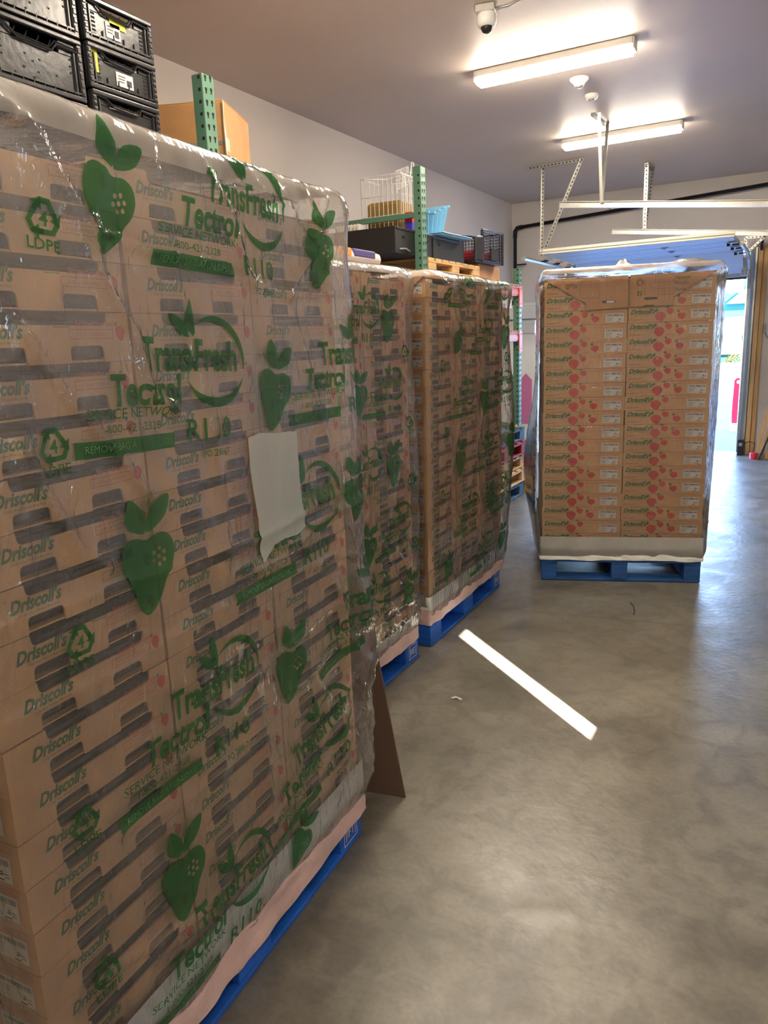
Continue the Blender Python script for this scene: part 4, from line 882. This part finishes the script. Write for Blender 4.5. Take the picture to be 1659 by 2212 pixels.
# ============================================================ STACKS
# nearest stack ------------------------------------------------
rzN = math.atan2(.07, 1.19); ON = Vector((-1.07, .62, 0))
pallet('blue_pallet', (ON.x + .004, ON.y - .01, 0), rzN, 1.18, 1.016, 'scuffed blue pallet under the nearest wrapped stack', group='blue pallets under the fruit stacks', mark=[(1.035, 'IFT')])
cols = [(-CD / 2 - .010, .010 + CW / 2 + k * (CW + .007), ['left', 'middle', 'right'][k] + ' column', 'se' if k == 0 else 's') for k in range(3)]
carton_stack(ON, rzN, 'nearest wrapped stack', 'strawberry cartons in the nearest stack', cols, CH=.0872, z0=.156)
sheet_band('pallet_sheet', 1.190, 1.02, .086, .168, .264, ON, rzN, 'white and pink sheet wrapped round base of nearest stack', seed=4)
foldsN = [([(.05, 1.95), (.169, 1.905), (.286, 1.769), (.30, 1.70), (.325, 1.664), (.375, 1.60), (.404, 1.479), (.465, 1.456)], .020, .012),
 ([(-.02, 1.80), (.118, 1.616), (.20, 1.50), (.296, 1.388), (.36, 1.30)], .018, .010),
 ([(.104, 1.446), (.124, 1.361), (.187, 1.235), (.24, 1.19)], .020, .014), ([(.06, 1.44), (.08, 1.30), (.08, 1.20)], .012, .010),
 ([(.285, 1.768), (.60, 1.735), (.893, 1.685), (1.10, 1.70)], .012, .010), ([(.893, 1.685), (1.02, 1.78), (1.10, 1.93)], .014, .010), ([(.60, 1.93), (.70, 1.83), (.74, 1.70)], .010, .009),
 ([(.893, 1.685), (.97, 1.55), (1.03, 1.35)], .008, .010), ([(.45, 1.94), (.47, 1.80), (.52, 1.66), (.56, 1.50), (.58, 1.40)], .010, .007),
 ([(.58, 1.40), (.585, 1.20), (.56, 1.0)], .009, .006), ([(.03, 1.16), (.35, 1.145), (.70, 1.125), (1.10, 1.16)], .008, .008), ([(.02, 1.0), (.25, .99), (.6, 1.01), (1.15, .97)], .006, .006),
 ([(.60, 1.07), (.75, 1.04), (1.0, 1.10), (1.18, 1.12)], .010, .006), ([(.25, .83), (.50, .76), (.80, .82), (1.1, .84)], .007, .006), ([(.1, .70), (.4, .62), (.7, .66), (1.15, .74)], .006, .007),
 ([(.12, .42), (.35, .35), (.62, .36), (.9, .45), (1.15, .62)], .012, .007), ([(.2, .36), (.5, .30), (.8, .33), (1.16, .5)], .010, .006),
 ([(1.12, 1.2), (1.13, .9), (1.16, .75)], .022, .012), ([(1.05, .9), (1.10, .72), (1.17, .60)], .016, .010), ([(1.17, .85), (1.20, .70), (1.17, .55)], .03, .03),
 ([(1.0, 1.95), (1.08, 1.80), (1.12, 1.60), (1.13, 1.4)], .012, .010), ([(.86, 1.95), (.96, 1.86), (1.05, 1.80)], .010, .006), ([(.74, 1.95), (.84, 1.90), (.95, 1.88)], .008, .005)]
bgN = empty('pallet_bag', ON, rzN, 'clear printed plastic bag over the nearest fruit stack', 'plastic bag')
BN = Bag(1.195, 1.02, .135, 1.972, foldsN, 3, gap=.010, fk='film_near', gus=.062, noise=1.0, crinkle=[(1.1, .42, .22, .16, .008), (.3, .34, .3, .05, .006), (1.12, 1.1, .1, .3, .006)],
         bulge=lambda s, z: .030 * np.exp(-((z - 1.93) / .12) ** 2) * np.exp(-((s - .1) / .6) ** 2) + .02 * np.exp(-((s - 1.2) / .10) ** 2), rt=.05)
BN.build(bgN, fine=.009, fs=(-.25, 1.36))
FR = [(.335, 1.835, 1.0, -.12), (1.06, 1.815, 1.0, 0), (.815, 1.475, 1.0, -.08), (.345, 1.185, 1.08, .10), (1.155, 1.16, .9, .1), (.805, .765, 1.0, .0), (.345, .480, 1.0, .05), (.80, .245, .75, -.5)]
for i, (s, z, sc, rot) in enumerate(FR): BN.art(FRUIT, s, z, 'printed_fruit', bgN, sc, rot, step=.009)
for i, (s, z, sc, rot) in enumerate([(.665, 1.845, 1.0, -.04), (.447, 1.515, 1.05, -.05), (1.10, 1.50, 1.0, 0), (.835, 1.135, 1.08, .0), (.425, .805, 1.03, -.02), (1.13, .80, .95, .12), (.86, .46, 1.0, .22), (.42, .30, 1.0, .0)]): BN.art(BRAND, s, z, 'printed_brand_block', bgN, sc, rot, step=.009)
for s, z, rot in ((.197, 1.775, -.1), (.165, 1.420, 0), (.161, 1.080, -.1), (.125, .745, 0), (.120, .428, .1)): BN.art(RECY, s, z, 'recycling_mark', bgN, 1.0, rot, step=.009)
A = Art(); A.add(fill2d([[(.686, 1.366), (.73, 1.372), (.80, 1.363), (.897, 1.356), (.895, 1.25), (.900, 1.16), (.905, 1.105), (.86, 1.095), (.80, 1.100), (.76, 1.095), (.712, 1.062), (.700, 1.095), (.704, 1.17), (.692, 1.24), (.684, 1.30)]]), 'patch')
pt = BN.art(A, 0, 0, 'tape_patch', None, step=.009, base_off=.0045); pt.location = ON; pt.rotation_euler = (0, 0, rzN)
tag(pt, 'frosted white tape patch stuck on the nearest plastic bag', 'tape patch')

# second stack -------------------------------------------------
CW2 = .386
O2 = Vector((-1.576, 3.10 - 1.18, 0)); O2b = O2 + Vector((0, .09, 0))
pallet('blue_pallet', (O2.x + .003, O2.y + .09, 0), 0, 1.09, .80, 'bright blue pallet under the narrow middle stack', group='blue pallets under the fruit stacks', mark=[(.955, 'IE')])
carton_stack(O2, 0, 'second wrapped stack behind the leaning board', 'strawberry cartons in the second stack', [(-CD / 2 - .010, 1.17 - CW2 / 2 - k * (CW2 + .007), ['right', 'left'][k] + ' column', 's') for k in range(2)], CH=.0852, z0=.145)
sheet_band('pallet_sheet', 1.09, .80, .118, .19, .235, O2 + Vector((0, .09, 0)), 0, 'pink sheet round base of the middle stack', seed=8)
bg2 = empty('pallet_bag', O2b, 0, 'clear printed plastic bag over the narrow middle stack', 'plastic bag')
u2s = lambda u: 1.09 - u
folds2 = [([(u2s(.02), 1.15), (u2s(.01), .8), (u2s(.03), .5)], .02, .02), ([(u2s(.46), .85), (u2s(.36), .70), (u2s(.25), .52), (u2s(.16), .40), (u2s(.08), .33)], .016, .007), ([(u2s(.40), .62), (u2s(.34), .50), (u2s(.30), .38), (u2s(.20), .36), (u2s(.05), .34)], .016, .007),
 ([(u2s(.22), .62), (u2s(.15), .55), (u2s(.03), .50)], .016, .007), ([(u2s(.40), 1.70), (u2s(.2), 1.60), (u2s(.02), 1.62)], .008, .008), ([(u2s(.30), 1.80), (u2s(.30), 1.5)], .008, .008)]
B2 = Bag(1.09, .80, .15, 1.885, folds2, 11, gap=.010, gus=.022, crinkle=[(u2s(.22), .30, .26, .10, .016)], bulge=lambda s, z: .02 * np.exp(-((z - 1.83) / .08) ** 2) * (1 + np.sin(s * 9)), rt=.05)
B2.build(bg2, fine=.012, fs=(.2, 1.32))
for s, z, sc, rot in ((.232, 1.667, .95, .1), (.227, 1.036, 1.0, .1), (.49, 1.367, .9, 0), (.47, .716, .9, 0), (.124, .418, .9, -.5)): B2.art(FRUIT, u2s(s), z, 'printed_fruit', bg2, sc, rot)
for s, z, rot in ((.233, 1.394, 0), (.44, 1.705, 0), (.46, 1.07, 0), (.193, .771, .05), (.44, .50, .1)): B2.art(BRAND, u2s(s) - .06, z - .035, 'printed_brand_block', bg2, .82, rot)
for s, z in ((.08, 1.52), (.07, 1.20), (.06, .93), (.05, .62)): B2.art(RECY, u2s(s), z, 'recycling_mark', bg2)

# third stack --------------------------------------------------
O3 = Vector((-1.574, 3.242, 0)); rz3 = R(.7); CW3 = .366
pallet('blue_pallet', (O3.x + .004, O3.y - .004, 0), rz3, 1.07, .84, 'bright blue pallet under the third stack, sun streak before it', group='blue pallets under the fruit stacks', mark=[(.94, 'IE')])
carton_stack(O3, rz3, 'third wrapped stack before the green post', 'strawberry cartons in the third stack', [(-CD / 2 - .012, .012 + CW3 / 2 + k * (CW3 + .006), ['left', 'middle', 'right'][k] + ' column', 'se' if k == 0 else 's') for k in range(3)], CW=CW3, CH=.0855, z0=.145, lean=.055)
sheet_band('pallet_sheet', 1.10, .84, .125, .20, .275, O3, rz3, 'white corner sheet round base of the third stack', seed=14)
bg3 = empty('pallet_bag', O3, rz3, 'clear printed plastic bag over the third stack', 'plastic bag')
folds3 = [([(.02, 1.85), (.15, 1.80), (.25, 1.74), (.30, 1.66), (.34, 1.55)], .014, .010), ([(.30, 1.86), (.42, 1.78), (.46, 1.62)], .012, .010), ([(.62, 1.86), (.60, 1.74), (.66, 1.60)], .012, .009), ([(.90, 1.86), (.96, 1.74), (1.04, 1.64)], .014, .010), ([(.2, 1.62), (.6, 1.64), (1.1, 1.66)], .007, .008),
 ([(.35, 1.45), (.6, 1.10), (.8, .85)], .006, .010), ([(0, 1.5), (-.01, 1.1), (-.01, .5)], .012, .012), ([(.06, 1.2), (.05, .9), (.07, .5)], .008, .007), ([(.1, .45), (.5, .48), (1.1, .6)], .010, .010)]
B3 = Bag(1.135, .84, .14, 1.895, folds3, 17, gap=.010, gus=.022, lean=.055, crinkle=[(.6, .42, .5, .08, .004), (.2, 1.80, .2, .06, .008)], bulge=lambda s, z: .07 * np.exp(-((s - 1.22) / .14) ** 2) * np.exp(-((z - .95) / .5) ** 2) + .02 * np.exp(-((z - 1.83) / .07) ** 2) * (1 + np.sin(s * 11)), rt=.05)
B3.build(bg3, fine=.012, fs=(-.2, 1.42))
for s, z, sc, rot in ((.378, .941, 1.0, 0), (.732, 1.238, 1.0, .1), (.343, 1.566, .85, -.5), (1.06, 1.601, 1, 0), (1.12, .947, 1, 0), (.832, .632, .95, .1), (.19, .39, .8, -.2), (1.025, .347, .85, .1), (.70, 1.83, .8, 0)): B3.art(FRUIT, s, z, 'printed_fruit', bg3, sc, rot)
for s, z, rot in ((.735, 1.616, 0), (.45, 1.294, .0), (1.02, 1.308, .05), (.785, .96, .0), (1.08, .667, .1), (.514, .656, .0), (.732, .372, .05), (.42, 1.86, 0), (.98, 1.86, 0)): B3.art(BRAND, s - .06, z - .035, 'printed_brand_block', bg3, .78, rot)
for s, z in ((.12, 1.78), (.14, 1.44), (.17, 1.10), (.13, .78), (.12, .45), (1.08, 1.45)): B3.art(RECY, s, z, 'recycling_mark', bg3)
o = empty('folded_board', O3, rz3, 'brown folded cardboard on top corner of the third stack', 'cardboard')
MB().prism([(-.50, 1.86), (-.006, 1.865), (-.10, 1.80), (-.22, 1.74), (-.30, 1.74), (-.30, 1.72), (-.50, 1.72)], lambda a, c, d: (a, .050 - d, c), .004, 'kraft2').build('front_flap', o)
MB().box(-.60, -.008, .055, .9, 1.858, 1.862, 'kraft2').build('top_panel', o)

# far stack ----------------------------------------------------
rzF = R(18.5); OF = Vector((-.441, 4.833, 0)); WF = .985; CDF = .485
pallet('blue_pallet', OF, rzF, 1.18, WF, 'dark blue pallet under the far stack facing the camera', group='blue pallets under the fruit stacks', H=.145, paint='blue_dark')
CF = .0866
carton_stack(OF, rzF, 'far stack by the open door', 'strawberry cartons in the far stack',
    [(-CDF / 2 - .006, .008 + CW / 2, 'front right column', 'e'), (-WF + CDF / 2 + .004, .008 + CW / 2, 'front left column', 'e')] + [(-WF + CDF / 2 + .004, .008 + CW / 2 + k * (CW + .006), ['', 'left side middle column', 'left side rear column'][k], '') for k in (1, 2)], CH=CF, CD=CDF, z0=.147, rnd_amp=.004)
sheet_band('pallet_sheet', 1.18, WF, .150, .160, .300, OF, rzF, 'white corner sheet round base of the far stack', seed=23, low='whitesheet')
# folded cap pieces over the top rows
tp = .147 + 20 * CF
for nm, pts, lab in (('cap_left', [(-1.012, tp + .01), (-.516, tp + .012), (-.512, tp - .168), (-.762, tp - .176), (-.762, tp - .135)], 'brown folded cardboard on top of far stack, left half marked QTY'),
                     ('cap_right', [(-.504, tp + .012), (-.012, tp + .014), (-.250, tp - .122), (-.250, tp - .168), (-.504, tp - .168)], 'brown folded cardboard on top of far stack, right half with ruled boxes')):
    o = empty('folded_board', OF, rzF, lab, 'cardboard')
    MB().prism(pts, lambda a, c, d: (a * .97, -.010 - d, c), .0035, 'kraft2').build('front_flap', o)
    MB().tube([(a * .97, -.0122, c) for a, c in pts], .0022, 'edge', n=5, closed=True).build('cut_edge', o)
    x0 = -.98 if 'left' in nm else -.489
    MB().box(x0, x0 + .476, .002, .42, tp + .006, tp + .010, 'kraft2').build('top_panel', o)
    A = Art()
    if 'left' in nm:
        A.text('QTY#', -.885, tp - .045, .068, .024, 'grey_ink', bold=.02); A.frame(-.800, tp - .105, -.682, tp - .008, .0016, 'grey_ink')
        A.rect(-.665, tp - .138, -.59, tp - .124, 'black_ink'); A.rect(-.64, tp - .137, -.595, tp - .126, 'label', 1)
    else:
        A.text('Variety#', -.245, tp - .020, .085, .015, 'grey_ink', bold=.02); A.text('Block#', -.245, tp - .050, .066, .015, 'grey_ink', bold=.02); A.text('Crew#', -.245, tp - .086, .062, .015, 'grey_ink', bold=.02)
        A.frame(-.362, tp - .105, -.250, tp + .004, .0014, 'grey_ink'); A.rect(-.362, tp - .035, -.250, tp - .0336, 'grey_ink'); A.rect(-.362, tp - .070, -.250, tp - .0686, 'grey_ink')
        ring = lambda r: [(-.448 + r * math.cos(t), tp - .030 + r * math.sin(t)) for t in np.linspace(0, 2 * math.pi, 25)[:24]]
        A.add(fill2d([ring(.022), ring(.019)]), 'grey_ink'); A.add(fill2d([ring(.014), ring(.010)]), 'grey_ink')
        for k in range(2):
            for j in range(2): A.add(fill2d([[(-.455 + k * .014 + .006 * math.cos(t), tp - .085 - j * .014 + .006 * math.sin(t)) for t in np.linspace(0, 2 * math.pi, 9)[:8]]]), 'green_ink')
        A.rect(-.42, tp - .10, -.417, tp - .07, 'grey_ink'); A.rect(-.42, tp - .05, -.417, tp - .01, 'grey_ink')
        A.rect(-.42, tp - .130, -.345, tp - .116, 'black_ink'); A.rect(-.42, tp - .166, -.36, tp - .160, 'black_ink')
    s = MB(); A.put(s, lambda a, c, l: (a * .97, -.0142 - l * .0005, c)); s.build('flap_print', o)
bgF = empty('pallet_bag', OF, rzF, 'clear plastic bag over the far stack by the door', 'plastic bag')
PF = 2 * (1.18 + WF)
fF = lambda u: -WF + u     # u: distance from the left edge of the front end
foldsF = [([(fF(.02), .30), (fF(.12), .46), (fF(.20), .36), (fF(.30), .50), (fF(.36), .40), (fF(.26), .30)], .010, .006), ([(fF(.03), .50), (fF(.10), .62), (fF(.16), .50), (fF(.22), .60)], .009, .006), ([(fF(.0), .97), (fF(.2), 1.0), (fF(.45), .985)], .008, .004), ([(fF(.05), 1.22), (fF(.3), 1.235), (fF(.52), 1.24)], .006, .004),
 ([(fF(.02), .78), (fF(.2), .76), (fF(.3), .75)], .008, .004), ([(fF(.66), 1.40), (fF(.70), 1.30), (fF(.64), 1.22)], .009, .005), ([(fF(.55), 1.05), (fF(.62), .98), (fF(.67), .92), (fF(.72), .98)], .009, .006), ([(fF(.9), 1.55), (fF(.86), 1.40), (fF(.9), 1.30)], .007, .005), ([(fF(.22), 1.70), (fF(.17), 1.55), (fF(.10), 1.30)], .007, .004), ([(fF(.5), .42), (fF(.8), .44), (fF(1.0), .40)], .008, .005)]
BF = Bag(1.18, WF, .155, 1.955, foldsF, 31, gap=.022, gus=.03, noise=.55, crinkle=[(fF(.22), .38, .22, .16, .007), (fF(.62), .95, .12, .12, .006)],
         bulge=lambda s, z: .085 * np.exp(-((s + WF + .40) / .42) ** 2) * np.exp(-((z - .70) / .42) ** 2) + .035 * np.exp(-((s - .5) / .6) ** 2) * np.exp(-((z - 1.4) / .7) ** 2) + .012 * np.exp(-((z - 1.90) / .06) ** 2),
         rt=.075, rc=.08, top_rise=lambda x, y: .05 * np.exp(-((x + .52) / .05) ** 2) * np.exp(-((y - .15) / .10) ** 2) + .03 * np.exp(-((x + .15) / .14) ** 2))
BF.build(bgF, fine=.012, fs=(-WF - .55, .35))
for s, z in ((-WF - .35, 1.02), (-WF - .55, .62), (.35, .55), (.3, 1.45)): BF.art(FRUIT, s, z, 'printed_fruit', bgF, 1.0, .1)
for s, z in ((.3, .95), (-WF - .6, 1.4)): BF.art(BRAND, s, z, 'printed_brand_block', bgF, .9)
for s, z in ((.12, 1.70),): BF.art(RECY, s, z, 'recycling_mark', bgF)

# ============================================================ FLOOR THINGS
# sheet of brown board leaning on the near stack
o = empty('cardboard_sheet', (-1.096, 2.02, 0), 0, 'tall brown corrugated sheet in a shaded tone leaning behind the nearest stack', 'cardboard sheet')
MB().prism([(0, 0), (-.42, -.0), (-.56, 1.30), (-.160, 1.30)], lambda a, c, d: (a, a * .17 - c * .045 + d, c * 1.0 + .001), .006, 'kraft_shaded').build('board', o)
o = MB(); P = [(-1.250, 2.770), (-1.235, 2.786), (-1.212, 2.784), (-1.196, 2.772), (-1.204, 2.764), (-1.225, 2.774), (-1.240, 2.762)]
o.add([(a, b, .003 + .002 * (i % 2)) for i, (a, b) in enumerate(P)] + [(a, b, .0022 + .002 * (i % 2)) for i, (a, b) in enumerate(P)], [tuple(range(7)), tuple(range(13, 6, -1))], 'label'); tag(o.build('paper_scrap'), 'small torn white paper scrap on the floor', 'paper scrap')
mb = MB(); mb.tube([(-.765, 4.30, .004), (-.735, 4.24, .004), (-.715, 4.16, .004), (-.712, 4.11, .004)], .003, 'twig', n=5); tag(mb.build('twig'), 'thin dark curved twig on the floor before the far pallet', 'twig')
# black bin at the right picture edge
o = empty('black_bin', (.10, 5.42, 0), R(6), 'black plastic bin cut off by right picture edge', 'bin')
MB().lathe([(.150, .02), (.165, .30), (.172, .32)], 'black', n=24).build('bin_body', o, smooth=True); MB().lathe([(.14, .0), (.15, .02)], 'rubber', n=24).build('base', o)
# lumber leaning against the far wall
for i, (x, lab) in enumerate(((-.375, 'leftmost pale board leaning against far wall'), (-.315, 'second pale board leaning against far wall'), (-.255, 'third pale board leaning against far wall'))):
    o = MB(); Mx = Matrix.Translation((x, 10.05 - .03 * i, .002)) @ Matrix.Rotation(R(10), 4, 'Y') @ Matrix.Rotation(R(-11), 4, 'X'); o.box(-.02, .02, 0, .045, 0, 1.45 - .12 * i, 'wood', Mx, b=.002)
    tag(o.build('lumber_board'), lab, 'board', 'boards leaning by the door')
o = MB(); Mx = Matrix.Translation((-.335, 9.90, .0)) @ Matrix.Rotation(R(18), 4, 'Y') @ Matrix.Rotation(R(-14), 4, 'X'); o.box(-.01, .012, 0, .09, 0, .72, 'blackm', Mx, b=.002); tag(o.build('black_strip'), 'short black strip leaning before the pale boards', 'strip')
o = empty('red_pipe_cap', (-.395, 9.98, .04), 0, 'small red round cap on floor beside the leaning boards', 'cap')
MB().lathe([(.045, -.038), (.045, .03), (.038, .035)], 'redp').build('cap_body', o, smooth=True)
o = empty('door_sensor', (-.560, 10.24, 0), 0, 'small black door sensor box at foot of the door frame', 'sensor')
MB().box(-.035, .035, -.04, .04, .0, .20, 'blackm', b=.006).build('sensor_box', o); MB().box(-.02, .02, -.046, -.04, .12, .16, 'galv').build('sensor_face', o)
MB().tube([(.03, 0, .15), (.10, .02, .17), (.16, .05, .15), (.14, .03, .02), (.20, .0, .01)], .005, 'rubber', n=6).build('cable', o, smooth=True)
o = empty('wall_wire', (-.38, 10.40, 1.55), 0, 'thin grey wire hanging from small box on far wall', 'wire')
MB().box(-.03, .0, -.01, .02, -.05, .05, 'grey', b=.003).build('outlet_box', o)
MB().tube([(-.015, 0, -.03), (.02, 0, -.11), (.08, 0, -.15), (.16, 0, -.13), (.30, 0, -.05), (.42, 0, .10)], .004, 'rubber', n=6).build('cable', o, smooth=True)

# ============================================================ OUTSIDE
struct('outside_ground', MB().box(-60, 60, Y1 + .12, 21.5, -.20, -.02, 'apron'))
struct('road', MB().box(-60, 60, 21.5, 27.5, -.20, -.03, 'asphalt'))
struct('pavement', MB().box(-60, 60, 27.5, 38.5, -.20, -.02, 'walk'))
struct('lawn', MB().box(-60, 60, 38.5, 90, -.20, -.01, 'lawn'))
o = empty('red_barrier', (-.80, 12.9, -.02), 0, 'tall red plastic traffic delineator outside the open door', 'barrier')
mb = MB(); lp = smoothloop([(-.055, .10), (.055, .10), (.055, .72), (.045, .80), (0, .83), (-.045, .80), (-.055, .72)], 3); hl = [(.022 * math.cos(t), .765 + .028 * math.sin(t)) for t in np.linspace(0, 2 * math.pi, 13)[:12]]
vs, fs = fill2d([lp, hl]); mb.add([(a, -.02, c) for a, c in vs] + [(a, .02, c) for a, c in vs], [f for f in fs] + [tuple(len(vs) + i for i in f[::-1]) for f in fs], 'redp')
for L_ in (lp, hl): n = len(L_); mb.add([(a, -.02, c) for a, c in L_] + [(a, .02, c) for a, c in L_], [(i, (i + 1) % n, n + (i + 1) % n, n + i) for i in range(n)], 'redp')
mb.build('panel', o); MB().lathe([(.085, 0), (.075, .10), (.09, .12)], 'label', n=16).build('base', o)
hs = empty('house', (-2.9, 40, 0), 0, 'teal house with white gable, windows and blue roof across the street', 'house')
MB().box(-7, 3, 0, 8, 0, 3.2, 'teal').build('wall', hs); MB().box(.35, 3, .4, 8, 3.2, 6.2, 'teal').build('upper_wall', hs)
mb = MB(); mb.box(-1.1, .45, -.25, 0, 0.35, 1.25, 'hwhite'); mb.build('bay_front', hs)
for x in (-.85, -.2):
    f = MB().box(x, x + .45, -.29, -.25, .50, 1.15, 'hwhite').build('window', hs); MB().box(x + .04, x + .41, -.30, -.285, .84, 1.12, 'glass').build('pane', f); MB().box(x + .04, x + .41, -.30, -.285, .53, .80, 'glass').build('pane', f)
mb = MB(); mb.prism([(-1.5, 1.22), (1.1, 1.22), (1.1, 1.32), (.0, 1.75), (-.1, 1.75), (-1.5, 1.32)], lambda a, c, d: (a, -.7 + d, c), .7, 'hwhite'); mb.build('gable', hs)
mb = MB(); mb.prism([(-7.2, 1.6), (.5, 1.6), (.5, 2.1), (-7.2, 2.1)], lambda a, c, d: (a, -.3 + d, c), 1.2, 'roof'); mb.build('porch_roof', hs)
mb = MB(); mb.prism([(-.3, 2.7), (3.5, 2.7), (3.5, 3.7), (.9, 3.7)], lambda a, c, d: (a, -.5 + d, c), .7, 'hwhite'); mb.build('upper_gable', hs)
MB().box(.55, 1.1, .36, .40, 3.9, 4.8, 'glass').build('window', hs)
def bush(x, y, r, lab):
    rnd = random.Random(int(x * 10)); mb = MB()
    for i in range(160):
        t = rnd.uniform(0, 6.28); ph = rnd.uniform(0, 1.5); q = r * rnd.uniform(.75, 1.0); p = Vector((q * math.cos(t) * math.cos(ph), q * math.sin(t) * math.cos(ph), q * math.sin(ph) * .9)); a = Vector((rnd.uniform(-1, 1), rnd.uniform(-1, 1), rnd.uniform(-1, 1))).normalized() * r * .2; c = a.cross(Vector((.3, .5, .8))).normalized() * r * .12
        mb.add([p - a, p + c, p + a, p - c], [(0, 1, 2, 3)], 'bush')
    o = empty('bush', (x, y, 0), 0, lab, 'bush', 'bushes before the teal house'); mb.build('foliage', o); MB().tube([(0, 0, 0), (0, 0, r * .7)], r * .1, 'bark', n=6).build('stem', o)
bush(-2.65, 39.2, .42, 'yellow green round bush before the teal house'); bush(-3.75, 39.2, .48, 'paler bush left of the yellow green one'); bush(-1.75, 39.4, .36, 'brownish bush at right end by the door frame')
def tree(x, y, h, lab, seed):
    rnd = random.Random(seed); o = empty('bare_tree', (x, y, 0), 0, lab, 'tree', 'bare trees behind the house'); mb = MB()
    MB().tube([(0, 0, 0), (.1, 0, h * .5)], [.2, .13], 'bark', n=6).build('trunk', o)
    def br(p, d, L, r, n):
        q = p + d * L; mb.tube([p, q], [r, r * .6], 'bark', n=4)
        if n: [br(p + d * L * rnd.uniform(.5, 1), (d + Vector((rnd.uniform(-.8, .8), rnd.uniform(-.8, .8), rnd.uniform(-.1, .5)))).normalized(), L * .72, r * .55, n - 1) for _ in range(4)]
    br(Vector((.1, 0, h * .5)), Vector((0, 0, 1)), h * .18, .11, 4); mb.build('branches', o)
tree(-6.4, 52, 7.5, 'bare tree beyond the street, left of the teal house', 3); tree(-4.4, 56, 9, 'taller bare tree rising behind the teal house', 5)
